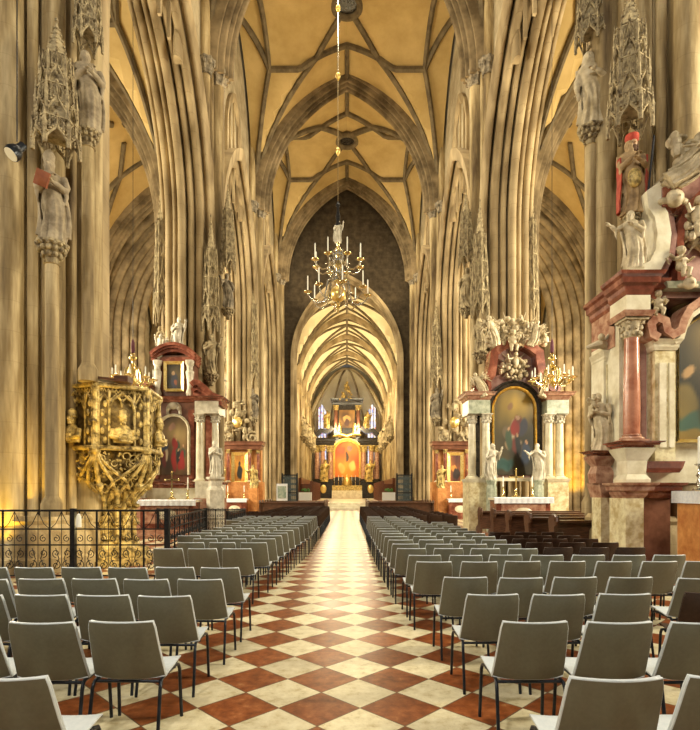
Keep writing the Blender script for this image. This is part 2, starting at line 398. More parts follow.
for s, sd in ((-1,'left'),(1,'right')):
    wl = MB(); arcs = []
    ys = [(-.0, 12.0)] + AY
    for y0, y1 in ys:
        c = (y0+y1)/2; a = (y1-y0)/2-.95
        arc = [(c+u, ASP+v) for u, v in pointed(a+.3, ARISE+.3, 14)]
        for xx in (s*6.45, s*7.6):
            rows = [[(xx, y, z) for y, z in arc], [(xx, y, 29.5) for y, z in arc]]
            wl.grid(rows)
            wl.grid([[(xx, y0, 5), (xx, arc[0][0], 5)], [(xx, y0, 29.5), (xx, arc[0][0], 29.5)]])
            wl.grid([[(xx, arc[-1][0], 5), (xx, y1, 5)], [(xx, arc[-1][0], 29.5), (xx, y1, 29.5)]])
        arcs.append((c, a))
    w = wl.build('wall_'+sd, M['wall'], None, 0); tag(w, f'upper nave wall above the pointed arcade on the {sd} side', None, None, 'structure')
    for j, (c, a) in enumerate(arcs):
        if j == 0: continue
        pts = [(s*7.0, c+u, ASP+v) for u, v in pointed(a, ARISE, 22)]
        pts = [(s*7.0, c-a, .9)] + pts + [(s*7.0, c+a, .9)]
        m = MB(); m.sweep(pts, rolls(1.15, .80, 7, 1, .35, .30), (1,0,0))
        tag(m.build('trim_1', M['arch'], None, 50), f'moulded arcade arch between the {NM[j-1]} and {NM[j]} piers, {sd} side', None, None, 'structure')
        # blind clerestory window: pointed frame, dark recess, mullions
        q = MB(); bp = [(s*6.42, c+u, 22.4-1.6+v) for u, v in pointed(1.9, 3.1, 12)]
        bp = [(s*6.42, c-1.9, 18.0)] + [(s*6.42, y, z) for _, y, z in bp] + [(s*6.42, c+1.9, 18.0)]
        q.sweep(bp, [(.0,-.14),(.16,-.10),(.26,.0),(.16,.10),(0,.14),(-.2,.14),(-.2,-.14)], (1,0,0))
        for dy in (-.95, 0, .95):
            q.box(s*6.42-.06, s*6.42+.06, c+dy-.06, c+dy+.06, 18, 18+2.8+pz(dy,1.9,3.1))
        tag(q.build('trim_2', M['arch'], None, 40), f'blind pointed window frame high above arcade, {sd} side between {NM[j-1]} and {NM[j]} piers', None, None, 'structure')

# nave vault: two barrels crossing, with a net of ribs
def vault(nm, label, x0, x1, y0, y1, spr, h, hy, web, rib_r, pattern, ring=False, ribm=None, n=26, flatx=None):
    cx, cy, ax, ay = (x0+x1)/2, (y0+y1)/2, (x1-x0)/2, (y1-y0)/2
    def z(x, y): return spr + max(pz(x-cx, ax, h), hy*max(0, 1-abs((y-cy)/ay)**2.3)**.72)
    root = empty(nm, (0,0,0), 0, label, None, None, 'structure')
    m = MB()
    m.grid([[(cx+ax*math.sin(PI/2*(2*i/n-1)), cy+ay*(2*j/n-1), z(cx+ax*math.sin(PI/2*(2*i/n-1)), cy+ay*(2*j/n-1))) for j in range(n+1)] for i in range(n+1)])
    m.build('web', web, root, 25)
    for p in pattern:
        pts = []
        for a, b in zip(p, p[1:]):
            k = 10
            for i in range(k + (b is p[-1])):
                t = i/k; x = cx+ax*(a[0]*(1-t)+b[0]*t); y = cy+ay*(a[1]*(1-t)+b[1]*t)
                pts.append((x, y, z(x, y)-rib_r*.5))
        r = MB(); r.tube(pts, [rib_r]*len(pts), 6, flat=.75); r.build('rib', ribm or M['rib'], root, 0)
    if ring:
        b = MB(); R = .75; zc = z(cx, cy)
        pts = [(cx+R*math.cos(2*PI*k/24), cy+R*math.sin(2*PI*k/24), zc-.25) for k in range(24)]
        b.tube(pts, .2, 8, closed=True); b.build('vault_ring', M['rib'], root)
        d = MB(); d.lathe([(.66,0),(.66,.03)], 24, (cx,cy,zc-.22)); d.build('vault_opening', M['black'], root, 0)
    return root
def star():
    v0 = .46; L = []; n1 = .76
    for sy in (-1, 1):
        for sx in (-1, 1):
            C = (sx*.985, sy*.985); N1 = (sx*n1, sy*v0); N2 = (sx*.30, sy*v0)
            L += [[C, N1], [C, N2, (sx*.07, sy*.13)], [N1, (sx*.985, 0)], [N1, N2, (0, sy*(v0+.03))]]
        L += [[(0, sy*(v0+.03)), (0, sy)]]
    for sx in (-1, 1): L += [[(sx*n1, -v0), (sx*n1, v0)]]
    return L
vault('ceiling', 'ochre net vault of the nave before the nearest piers', -6.3, 6.3, .2, 12.0, SPR, CROWN-SPR, 8.3, M['web'], .21, star())
for i, (y0, y1) in enumerate(AY):
    vault('ceiling', f'ochre net vault of the nave between the {NM[i]} and {NM[i+1]} pair of piers', -6.3, 6.3, y0, y1, SPR, CROWN-SPR, 8.3, M['web'], .21, star(), ring=True)
# transverse arches
def transverse(yy, a, h, spr, w, d, mt, label, nm='trim_3'):
    pts = [(-a, yy, spr-.05)] + [(x, yy, spr+z) for x, z in pointed(a, h, 24)] + [(a, yy, spr-.05)]
    m = MB(); m.sweep(pts, rolls(w, d, 7, -1, .5, .32), (0,1,0)); return tag(m.build(nm, mt, None, 50), label, None, None, 'structure')
for i, yy in enumerate(PIERS):
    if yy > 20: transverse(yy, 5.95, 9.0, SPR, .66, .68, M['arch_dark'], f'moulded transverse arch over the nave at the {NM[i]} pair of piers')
# nave east wall with the choir opening
YE = 48.0
op = [(x, 13.6+z) for x, z in pointed(5.0, 7.6, 20)]
poly = [(-5.0, 0)] + op + [(5.0, 0), (9, 0), (9, 31), (-9, 31), (-9, 0)]
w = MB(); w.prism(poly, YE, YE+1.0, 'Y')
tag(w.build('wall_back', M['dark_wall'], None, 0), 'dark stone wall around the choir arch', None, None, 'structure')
pts = [(-5.0, YE-.05, 0)] + [(x, YE-.05, z) for x, z in op] + [(5.0, YE-.05, 0)]
w = MB(); w.sweep(pts, rolls(.45, .35, 5, -1, .1, .08), (0,1,0)); tag(w.build('trim_4', M['arch'], None, 50), 'moulded choir arch in the dark wall', None, None, 'structure')

# side aisles: vault, outer wall, end wall
for s, sd in ((-1,'left'),(1,'right')):
    xa, xb = (-17.2, -8.0) if s < 0 else (8.0, 17.2)
    for i, (y0, y1) in enumerate(AY):
        v = vault('ceiling', f'ribbed ochre vault of the {sd} aisle between {NM[i]} and {NM[i+1]} piers', xa, xb, y0, y1, ASP+.6, 8.6, 7.6, M['web'], .17, star(), n=20)
    for i, yy in enumerate(PIERS[1:]):
        c = (xa+xb)/2; pts = [(c+x, yy, ASP+.4+z) for x, z in pointed(4.55, 8.5, 18)]
        pts = [(pts[0][0], yy, .0)] + pts + [(pts[-1][0], yy, ASP-1)]
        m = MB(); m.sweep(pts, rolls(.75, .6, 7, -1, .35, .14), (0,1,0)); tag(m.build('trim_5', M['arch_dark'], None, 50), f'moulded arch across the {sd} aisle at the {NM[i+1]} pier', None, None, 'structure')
    m = MB(); c = (xa+xb)/2
    for k in range(6):
        a = 4.35-.44*k; h = 8.2-.35*k; yy = 36.3+.32*k
        pts = [(c-a, yy, 0)] + [(c+x, yy, ASP-.2+z) for x, z in pointed(a, h, 18)] + [(c+a, yy, 0)]
        m.sweep(pts, [(-.20*math.sin(t)*1.0, .17*math.cos(t)) for t in [PI*q/6 for q in range(7)]] + [(.5,-.17),(.5,.34)], (0,1,0))
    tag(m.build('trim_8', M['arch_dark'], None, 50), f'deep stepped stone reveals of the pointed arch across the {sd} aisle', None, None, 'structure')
    o = MB(); X0 = s*17.4
    o.box(min(X0, X0+s*.6), max(X0, X0+s*.6), -12, 58, 0, 24)
    for k in range(5):
        yc = 6+11.6*k; a = 2.3
        pts = [(X0, yc-a, 2.0)] + [(X0, yc+u, 11+v) for u, v in pointed(a, 4.4, 10)] + [(X0, yc+a, 2.0)]
        o.sweep(pts, [(.0,-.2),(.3,-.1),(.5,.1),(.5,.2),(-.2,.2),(-.2,-.2)], (1,0,0))
    tag(o.build('wall_aisle_'+sd, M['wall'], None, 30), f'outer ashlar wall of the {sd} aisle', None, None, 'structure')
    for k in range(5):
        yc = 6+11.6*k; a = 1.95; g = MB()
        g.prism([(yc-a, 2.2)] + [(yc+u, 11+v) for u, v in pointed(a, 4.0, 10)] + [(yc+a, 2.2)], X0-s*.03, X0-s*.06, 'X')
        for dy in (-.65,.65): g.box(min(X0-s*.14,X0-s*.02), max(X0-s*.14,X0-s*.02), yc+dy-.07, yc+dy+.07, 2.2, 12.5)
        tag(g.build('window_1', M['black'], None, 0), f'tall dark pointed window in the {sd} aisle wall', None, None, 'structure')
    e = MB(); x0, x1 = sorted((s*9, s*18)); e.box(x0, x1, 58, 58.6, 0, 24)
    tag(e.build('wall_aisle_end_'+sd, M['wall'], None, 0), f'end wall of the {sd} aisle', None, None, 'structure')
    vault('ceiling', f'farthest vault of the {sd} aisle beyond the fourth pier', xa, xb, 47, 58.3, ASP+.6, 8.6, 7.6, M['web'], .17, star(), n=16)
    # tall stepped jambs at the far end of the aisle
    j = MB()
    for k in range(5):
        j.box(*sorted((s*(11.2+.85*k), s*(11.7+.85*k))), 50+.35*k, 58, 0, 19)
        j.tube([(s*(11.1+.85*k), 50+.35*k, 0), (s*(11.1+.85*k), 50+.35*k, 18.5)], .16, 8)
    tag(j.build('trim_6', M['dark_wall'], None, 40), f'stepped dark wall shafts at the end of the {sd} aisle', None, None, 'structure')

# choir: floor, walls, windows, vault
CW, CS, CH = 5.6, 13.2, 7.6
cf = MB(); cf.box(-8, 8, 47.2, 90, -.2, .62); cf.box(-5, 5, 46.7, 47.2, 0, .42); cf.box(-5, 5, 46.2, 46.7, 0, .21)
tag(cf.build('floor', M['cream_marble'], None, 0), 'raised cream marble choir floor and its steps', None, None, 'structure')
cl = [49.0, 56.5, 64.0, 71.5, 79.0]
for s, sd in ((-1,'left'),(1,'right')):
    w = MB(); w.box(*sorted((s*CW, s*(CW+.8))), 49, 80, 0, 22)
    for yy in cl:
        for dx, r, dy in ((0,.26,0),(.12,.17,-.42),(.12,.17,.42),(.2,.1,-.7),(.2,.1,.7)):
            w.tube([(s*(CW-.12+dx), yy+dy, .6), (s*(CW-.12+dx), yy+dy, CS+.4)], r, 10)
        w.lathe([(.28,-.3),(.3,-.2),(.42,.1),(.42,.2)], 12, (s*(CW-.12), yy, CS+.2))
    for y0, y1 in zip(cl, cl[1:]):
        c = (y0+y1)/2
        pts = [(s*CW, c-2.4, 1)] + [(s*CW, c+u, 12+v) for u, v in pointed(2.4, 5.0, 10)] + [(s*CW, c+2.4, 1)]
        w.sweep(pts, [(0,-.25),(.25,-.2),(.45,0),(.45,.25),(-.2,.25),(-.2,-.25)], (1,0,0))
    tag(w.build('wall_choir_'+sd, M['stone'], None, 40), f'choir wall with clustered shafts on the {sd}', None, None, 'structure')
    st = MB()
    st.box(*sorted((s*3.6, s*4.6)), 52, 68, .62, 2.4); st.box(*sorted((s*4.5, s*4.8)), 52, 68, .62, 3.0)
    for k in range(9): st.box(*sorted((s*3.45, s*3.65)), 52+2*k-.12, 52+2*k+.12, .6, 2.7)
    tag(st.build('choir_stalls', M['wood_far'], None, 0), f'long carved choir stalls against the {sd} choir wall', 'stalls')
X4 = [[(-.985,-.985),(0,-.0),(.985,.985)], [(.985,-.985),(0,0),(-.985,.985)], [(0,-1),(0,1)], [(-.985,-.985),(-.0,-.52),(.985,-.985)], [(-.985,.985),(0,.52),(.985,.985)]]
for i, (y0, y1) in enumerate(zip(cl, cl[1:])):
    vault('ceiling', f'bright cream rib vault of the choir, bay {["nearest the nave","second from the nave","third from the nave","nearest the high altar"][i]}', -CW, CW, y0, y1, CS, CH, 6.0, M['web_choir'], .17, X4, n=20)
for yy in cl[:-1]:
    pts = [(x, yy, CS+z) for x, z in pointed(CW-.15, CH-.1, 18)]
    m = MB(); m.sweep(pts, lobes(.34, -.4, 20, 2, -.06, -.2), (0,1,0)); tag(m.build('trim_7', M['arch'], None, 50), 'moulded transverse rib crossing the bright choir vault', None, None, 'structure')
# polygonal apse with three tall stained glass windows
AP = [(-CW, 79), (-CW, 83.5), (-2.9, 88.5), (2.9, 88.5), (CW, 83.5), (CW, 79)]
w = MB()
for (xa, ya), (xb, yb) in zip(AP, AP[1:]):
    w.add([(xa,ya,0),(xb,yb,0),(xb,yb,22),(xa,ya,22)], [(0,1,2,3)])
for xa, ya in AP[1:-1]: w.tube([(xa*.98, ya-.1, .6), (xa*.98, ya-.1, CS)], .28, 10)
tag(w.build('wall_apse', M['stone'], None, 0), 'apse wall behind the high altar', None, None, 'structure')
v = MB(); apex = (0, 81.5, CS+CH); rows = []
apx = [(-CW,79),(-CW,81.2),(-CW,83.5),(-4.25,86),(-2.9,88.5),(0,88.5),(2.9,88.5),(4.25,86),(CW,83.5),(CW,81.2),(CW,79)]
for k in range(11):
    t = k/10; rows.append([(x*(1-t), y+(81.5-y)*t, CS+CH*math.sin(PI/2*t)**.9+ (2.2 if (i % 2) else 0)*(1-t)) for i, (x, y) in enumerate(apx)])
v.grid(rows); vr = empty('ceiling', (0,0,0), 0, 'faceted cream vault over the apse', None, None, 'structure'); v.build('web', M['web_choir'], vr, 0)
for i in (0,2,4,6,8,10):
    x, y = apx[i]; r = MB(); r.tube([(x*(1-k/10), y+(81.5-y)*k/10, CS-.1+CH*math.sin(PI/2*k/10)**.9) for k in range(11)], .16, 6); r.build('rib', M['arch'], vr, 0)

def stained():
    m = bpy.data.materials.new('stained_glass'); m.use_nodes = True; nt = m.node_tree; N = nt.nodes; L = nt.links
    b = N['Principled BSDF']; tc = N.new('ShaderNodeTexCoord'); vo = N.new('ShaderNodeTexVoronoi'); vo.inputs['Scale'].default_value = 3.2
    L.new(tc.outputs['Object'], vo.inputs['Vector']); cr = N.new('ShaderNodeValToRGB'); e = cr.color_ramp.elements
    cr.color_ramp.interpolation = 'CONSTANT'
    sx = N.new('ShaderNodeSeparateColor'); L.new(vo.outputs['Color'], sx.inputs[0]); L.new(sx.outputs[0], cr.inputs[0])
    e[0].position = 0; e[0].color = (.85,.88,1,1); e[1].position = .45; e[1].color = (1,.82,.5,1)
    for p, c in ((.6,(.55,.6,.95,1)),(.72,(.8,.3,.2,1)),(.8,(.25,.3,.75,1)),(.9,(1,1,.95,1))): q = e.new(p); q.color = c
    L.new(cr.outputs[0], b.inputs['Emission Color']); b.inputs['Emission Strength'].default_value = 1.1; L.new(cr.outputs[0], b.inputs['Base Color'])
    return m
SG = stained()
for xa, ya, xb, yb, lb in ((-CW+.06,83.4,-2.95,88.35,'left of'),(2.95,88.35,CW-.06,83.4,'right of'),(-2.6,88.3,2.6,88.3,'straight behind')):
    cx, cy = (xa+xb)/2, (ya+yb)/2; dx, dy = xb-xa, yb-ya; Ln = math.hypot(dx, dy); a = min(1.55, Ln/2-.5)
    Mx = Matrix.Translation((cx, cy, 0)) @ Matrix.Rotation(math.atan2(dy, dx), 4, 'Z')
    o = empty('window_2', (0,0,0), 0, f'tall stained glass window {lb} the high altar', None, None, 'structure')
    g = MB(); g.prism([(-a, 5)] + [(u, 17+v) for u, v in pointed(a, 2.8, 10)] + [(a, 5)], -.12, -.16, 'Y', Mx); g.build('stained_pane', SG, o, 0)
    fr = MB(); fr.sweep([(-a,-.2,5)]+[(u,-.2,17+v) for u, v in pointed(a,2.8,10)]+[(a,-.2,5)], [(0,-.15),(.2,0),(0,.15),(-.15,.15),(-.15,-.15)], (0,1,0), M=Mx)
    for k in (-1,1): fr.box(k*a/3-.05, k*a/3+.05, -.25, -.15, 5, 18.1, M=Mx)
    for k in range(8): fr.box(-a, a, -.22, -.18, 6+1.4*k, 6.06+1.4*k, M=Mx)
    fr.tube([(.55*math.cos(t*PI/8), -.2, 18+.55*math.sin(t*PI/8)) for t in range(16)], .06, 6, closed=True, M=Mx)
    fr.build('window_frame', M['arch'], o, 0)
# ------------------------------------------------------------------ chairs
def sheet(rows, th):
    """thin shell with thickness from a grid of points"""
    n, m = len(rows), len(rows[0]); R = [[Vector(p) for p in r] for r in rows]; back = []
    for i in range(n):
        b = []
        for j in range(m):
            du = R[min(i+1,n-1)][j]-R[max(i-1,0)][j]; dv = R[i][min(j+1,m-1)]-R[i][max(j-1,0)]
            b.append(R[i][j] + du.cross(dv).normalized()*th)
        back.append(b)
    mb = MB(); v = [p for r in R for p in r]+[p for r in back for p in r]; f = []; o = n*m
    for i in range(n-1):
        for j in range(m-1):
            q = (i*m+j, i*m+j+1, (i+1)*m+j+1, (i+1)*m+j); f.append(q); f.append(tuple(o+k for k in q[::-1]))
    rim = [(0,j) for j in range(m)]+[(i,m-1) for i in range(1,n)]+[(n-1,j) for j in range(m-2,-1,-1)]+[(i,0) for i in range(n-2,0,-1)]
    for a, b in zip(rim, rim[1:]+rim[:1]):
        p, q = a[0]*m+a[1], b[0]*m+b[1]; f.append((p, q, o+q, o+p))
    mb.add(v, f); return mb, [R[i][j] for i, j in rim]
def chair_meshes(shell, edge, pad):
    out = []
    # side profile (y,z) of the backrest then seat; the chair faces +Y
    bk = [(-.115,.836),(-.105,.79),(-.075,.70),(-.040,.60),(-.008,.52),(.016,.46),(.034,.425)]
    st = [(.034,.425),(.08,.418),(.18,.428),(.28,.436),(.37,.448),(.42,.450),(.45,.440),(.462,.42)]
    def w(z): return .240-.026*(z-.43)/.42
    def rows(pr, wid, cv):
        L = []
        for k, (y, z) in enumerate(pr):
            r = []; ww = wid(k)
            for j in range(11):
                t = -1+j/5; r.append((ww*t, y+cv(k)[0]*(t*t), z+cv(k)[1]*abs(t)**2.5))
            L.append(r)
        return L
    b_rows = rows(bk, lambda k: (.208 if k == 0 else w(bk[k][1])), lambda k: (.05, -.002 if k == 0 else 0))
    s_rows = rows(st, lambda k: (.240,.240,.238,.236,.234,.232,.226,.215)[k], lambda k: (.035*max(0,1-k/2), .012))
    mb, rim = sheet(b_rows, .008); out.append(('backrest', mb.mesh('backrest', shell, 60), None))
    e = MB(); top = [rim[k] for k in range(len(rim)) if True]
    side = [r[0] for r in b_rows][::-1]+b_rows[0][1:-1]+[r[-1] for r in b_rows]
    e.tube(side, .008, 8); e.tube([(q[0]*.985, q[1]+.016, q[2]-(.004 if abs(q[0])<.2 else 0)) for q in side], .010, 8); out.append(('rim', e.mesh('rim', edge, 60), 'backrest'))
    mb, rim = sheet(s_rows, .009); out.append(('seat', mb.mesh('seat', pad, 60), None))
    def leg(x, pts):
        m = MB(); m.tube([(x*q, y, z) for q, y, z in pts], .0125, 8); return m.mesh('leg', M['steel'], 60)
    for sx in (-1, 1):
        out.append(('leg', leg(sx, [(.218,.12,.41),(.222,.06,.412),(.228,.03,.40),(.231,.01,.36),(.236,-.055,0.0)]), None))
        out.append(('leg', leg(sx, [(.218,.12,.41),(.222,.34,.418),(.228,.385,.405),(.231,.40,.37),(.236,.43,0.0)]), None))
    m = MB(); m.tube([(-.224,.05,.400),(.224,.05,.400)], .011, 8); out.append(('crossbar', m.mesh('crossbar', M['steel'], 60), None))
    m = MB(); m.tube([(-.224,.33,.405),(.224,.33,.405)], .011, 8); out.append(('crossbar', m.mesh('crossbar', M['steel'], 60), None))
    return out
CH_GREY = chair_meshes(M['plastic'], M['plastic_edge'], M['plastic_edge'])
CH_BROWN = chair_meshes(M['brown_plastic'], M['brown_plastic'], M['brown_plastic'])
ORD = ['first','second','third','fourth','fifth','sixth','seventh','eighth','ninth','tenth','eleventh','twelfth','thirteenth','fourteenth','fifteenth','sixteenth','seventeenth','eighteenth','nineteenth','twentieth','twenty-first','twenty-second','twenty-third','twenty-fourth','twenty-fifth','twenty-sixth','twenty-seventh','twenty-eighth','twenty-ninth','thirtieth']
def chair(kind, x, y, rz, label, group, full=True):
    o = empty('moulded_chair', (x, y, 0), rz, label, 'chair', group); d = {}
    for n, me, par in (CH_GREY if kind == 'grey' else CH_BROWN):
        c = bpy.data.objects.new(n, me); COL.objects.link(c); c.parent = d.get(par, o); d.setdefault(n, c)
    return o
def row_x(y, tab):
    for (y0, x0), (y1, x1) in zip(tab, tab[1:]):
        if y <= y1: return x0+(x1-x0)*max(0,(y-y0))/(y1-y0)
    return tab[-1][1]
# rows measured at the backrests; x = seat nearest the aisle
LT = [(2.39,-1.60),(3.41,-1.49),(4.30,-1.50),(5.10,-1.44),(5.88,-1.43),(7.84,-1.64),(9.3,-1.52),(10.7,-1.44),(14,-1.25),(40,-1.2)]
RT = [(2.39,1.25),(3.41,1.24),(4.34,1.22),(5.2,1.18),(6.39,1.06),(7.04,1.04),(7.84,.97),(8.5,.95),(10.6,.92),(14,.90),(40,.95)]
LR = [(2.39,1,9,.515)] + [(y,1,9,.515) for y in (3.41,4.30,5.10,5.88)]
LR = [(2.39,3),(3.41,5),(4.30,6),(5.10,7),(5.88,8),(7.84,3),(8.75,3),(9.45,3),(10.1,4),(10.8,4),(11.5,4),(12.3,4),(13.1,4),(13.9,4),(14.7,4),(15.5,5),(16.3,5),(17.1,5),(17.9,5)]
r_ = random.Random(3)
for i, (y, n) in enumerate(LR):
    for k in range(n):
        x = row_x(y, LT)-.525*k + r_.uniform(-.008,.008)
        chair('grey', x, y+.115+r_.uniform(-.025,.025), math.radians(r_.uniform(-1.5,1.5)-1),
              f'grey chair left of aisle, {ORD[i]} nearest row, {ORD[k]} seat from aisle', 'grey chairs left of the aisle')
RR = [(2.39,3),(3.41,4),(4.34,3),(5.2,5),(6.39,7),(7.04,7),(7.84,4),(8.5,4),(9.24,4),(9.93,4),(10.6,4),(11.3,4),(12.1,4),(12.9,4),(13.7,4),(14.5,4),(15.3,3),(16.1,3),(16.9,3),(17.7,3)]
for i, (y, n) in enumerate(RR):
    for k in range(n):
        x = row_x(y, RT)+.553*k + r_.uniform(-.008,.008)
        if i == 3 and k == 4: continue
        chair('grey', x, y+.115+r_.uniform(-.025,.025), math.radians(r_.uniform(-1.5,1.5)+1),
              f'grey chair right of aisle, {ORD[i]} nearest row, {ORD[k]} seat from aisle', 'grey chairs right of the aisle')
chair('grey', 3.50, 5.26, math.radians(-3), 'grey chair at the outer end of its row, behind the lone dark brown chair', 'grey chairs right of the aisle')
chair('brown', 3.10, 4.50, math.radians(-10), 'lone dark brown chair among the grey ones at the right edge', 'brown chairs right of the aisle')
# brown chairs
BR = [(8.05,4,4),(8.8,4,4),(9.5,4,5),(10.2,4,6),(11.0,4,6)]
for i, (y, k0, n) in enumerate(BR):
    for k in range(n):
        x = row_x(y, RT)+.553*(k0+k)+.06
        if x > 4.72: continue
        chair('brown', x, y+.055, math.radians(r_.uniform(-2,2)), f'dark brown chair beside the pews, {ORD[i]} nearest brown row, {ORD[k]} from aisle', 'brown chairs right of the aisle')
for s, sd in ((-1,'left'),(1,'right')):
    for i in range(13):
        y = 18.7+.9*i
        for k in range(6 if i < 5 else 5):
            chair('brown', s*((1.2 if s < 0 else .95)+.55*k), y, 0, f'far brown chair {sd} of aisle, {ORD[i]} row beyond grey ones, {ORD[k]} from aisle', f'far brown chairs {sd} of the aisle')
# ------------------------------------------------------------------ statues
def remesh(mb, name, mt, voxel, smooth=2):
    me = mb.mesh(name, mt, 0); o = bpy.data.objects.new(name, me); COL.objects.link(o)
    r = o.modifiers.new('r', 'REMESH'); r.mode = 'VOXEL'; r.voxel_size = voxel; r.use_smooth_shade = True
    q = o.modifiers.new('s', 'SMOOTH'); q.iterations = smooth; q.factor = .5
    dg = bpy.context.evaluated_depsgraph_get(); new = bpy.data.meshes.new_from_object(o.evaluated_get(dg)); new.name = name
    bpy.data.objects.remove(o); bpy.data.meshes.remove(me); return new

def hand(m, c, d, s=1.0, side=1, curl=.5):
    """small hand: palm, four curled fingers of unequal length and a thumb, reaching along d"""
    c = Vector(c); d = Vector(d).normalized(); up = Vector((0,0,1))
    x = d.cross(up); x = x.normalized() if x.length > .05 else Vector((1,0,0)); u = x.cross(d)
    m.tube([c-d*.01*s, c+d*.03*s, c+d*.062*s], [.018*s,.026*s,.024*s], 8, flat=1.1)
    for k, ln in enumerate((.045,.055,.05,.038)):
        b = c+d*.06*s+x*(-.022+.0147*k)*s
        m.tube([b, b+d*ln*.5*s, b+(d*ln*.8-u*ln*curl)*s], [.0085*s,.008*s,.0065*s], 6)
    b = c+d*.018*s+x*side*.022*s; m.tube([b, b+(x*side*.025+d*.02)*s, b+(x*side*.03+d*.045)*s], [.009*s,.009*s,.007*s], 6)

def figure(h=1.0, lean=0.03, arms=(('bent',1),('bent',-1)), beard=True, hood=False, seed=1, hat=None, wide=1.0, head_turn=0, hair=True, cloak=True):
    """one draped standing figure of height h, facing -Y, as a single body mesh"""
    r = random.Random(seed); m = MB(); ph = r.uniform(0, 6)
    R = [(0,.150,.120),(.03,.148,.118),(.12,.135,.11),(.25,.122,.10),(.38,.122,.10),(.47,.128,.105),(.55,.118,.095),(.62,.108,.085),(.70,.122,.092),(.76,.132,.09),(.80,.125,.08),(.825,.085,.062),(.845,.042,.042),(.87,.036,.038)]
    n = 48; v = []; f = []; rows = []
    for i in range(len(R)-1):
        (z0,a0,b0),(z1,a1,b1) = R[i], R[i+1]
        for k in range(4):
            t = k/4; rows.append((z0+(z1-z0)*t, a0+(a1-a0)*t, b0+(b1-b0)*t))
    rows.append(R[-1])
    def cx(z): return lean*math.sin(z*5.5)
    for z, a, b in rows:
        fold = max(0, min(1, (.62-z)/.25)); ft = max(0, min(1, (.80-z)/.1))
        for k in range(n):
            t = 2*PI*k/n; q = 1 + fold*(.15*(1-abs(math.sin(4*t+ph+2.2*z+1.1*math.sin(5*z+ph))))*1.3-.08+.07*math.sin(13*t-ph*2+6*z)) + ft*(.075*(1-abs(math.sin(2.5*t+ph+15*z)))-.03)
            v.append(((cx(z)+a*wide*q*math.cos(t))*h, b*wide*q*math.sin(t)*h, z*h))
    N = len(rows)
    for i in range(N-1):
        for k in range(n): k2 = (k+1)%n; f.append((i*n+k, i*n+k2, (i+1)*n+k2, (i+1)*n+k))
    f.append(tuple(range(n))[::-1]); f.append(tuple((N-1)*n+k for k in range(n))); m.add(v, f)
    hx = cx(.9)*h; hz = .915*h
    T = Matrix.Translation((hx, -.008*h, hz)) @ Matrix.Rotation(head_turn, 4, 'Z') @ Matrix.Scale(1.2, 4)
    m.blob((0,0,0), .047*h, .056*h, .068*h, 14, 10, T)                       # skull
    m.blob((0,-.018*h,-.022*h), .037*h, .042*h, .045*h, 12, 8, T)             # jaw
    m.tube([(0,-.055*h,.012*h),(0,-.068*h,-.012*h)], [.008*h,.013*h], 6, M=T)       # nose
    for s in (-1,1):
        m.blob((s*.019*h,-.054*h,.020*h), .014*h, .009*h, .006*h, 6, 4, T)    # brow
        m.blob((s*.027*h,-.044*h,-.014*h), .013*h, .012*h, .012*h, 6, 4, T)
        m.blob((s*.047*h,-.002*h,-.004*h), .007*h, .012*h, .017*h, 6, 4, T)
    m.blob((0,-.058*h,-.030*h), .013*h, .006*h, .005*h, 8, 4, T)
    if beard: m.blob((0,-.045*h,-.062*h), .030*h, .022*h, .045*h, 10, 6, T)
    if hair and not hood:
        m.blob((0,.014*h,.012*h), .054*h, .056*h, .066*h, 12, 8, T); m.blob((0,.03*h,-.045*h), .047*h, .032*h, .05*h, 10, 6, T)
    if hood: m.lathe([(.085*h,-.10*h),(.075*h,-.05*h),(.066*h,0),(.058*h,.045*h),(.03*h,.082*h)], 14, (0,.022*h,0), M=T)
    def P3(x,y,z): return Vector((x*h, y*h, z*h))
    for kind, s in arms:
        sh = P3(s*.115*wide+.01, 0, .785)
        pts = {'bent': [(s*.165,-.015,.66),(s*.165,-.035,.60),(s*.09,-.125,.635),(s*.05,-.150,.65)],
               'raised': [(s*.19,-.03,.72),(s*.205,-.06,.68),(s*.225,-.11,.77),(s*.23,-.125,.82)],
               'down': [(s*.165,-.005,.64),(s*.17,-.01,.58),(s*.165,-.05,.49),(s*.16,-.06,.45)],
               'chest': [(s*.155,-.02,.66),(s*.15,-.05,.61),(s*.05,-.115,.69),(s*.015,-.12,.715)],
               'out': [(s*.20,-.04,.73),(s*.25,-.07,.69),(s*.31,-.12,.74),(s*.335,-.135,.76)]}[kind]
        pts = [sh]+[P3(*p) for p in pts]
        m.tube(pts, [.042*h,.044*h,.043*h,.034*h,.020*h], 10)
        hand(m, pts[-1], pts[-1]-pts[-2], h*1.0, -s)
        e = pts[2]; m.tube([e+P3(0,0,.02), e+P3(0,.01,-.06), e+P3(-s*.01,.015,-.15)], [.036*h,.034*h,.008*h], 8, flat=.7)
    if cloak:
        q = []
        for i in range(13):
            z = .80-.72*i/12; row = []
            for k in range(15):
                t = PI*(k/14); w = (.138+.025*(i/12))*wide; fo = .018*math.sin(7*t*2+ph)*(i/12)
                row.append(((cx(z)+w*math.cos(t)+fo)*h, ((.080+.03*i/12)*math.sin(t)*wide-.012+fo)*h, z*h))
            q.append(row)
        c, _ = sheet(q, .028*h); m.add(c.v, c.f)
    if hat == 'mitre':
        m.lathe([(.050*h,.035*h),(.056*h,.06*h),(.058*h,.10*h),(.036*h,.14*h),(.006*h,.165*h)], 14, (0,0,0), 1, .75, M=T)
    return m
FIG = {}
def fig(key, mt='carved', voxel=.0085, **kw):
    if key not in FIG:
        FIG[key] = remesh(figure(1.0, **kw), 'body', M[mt], voxel)
    return FIG[key]
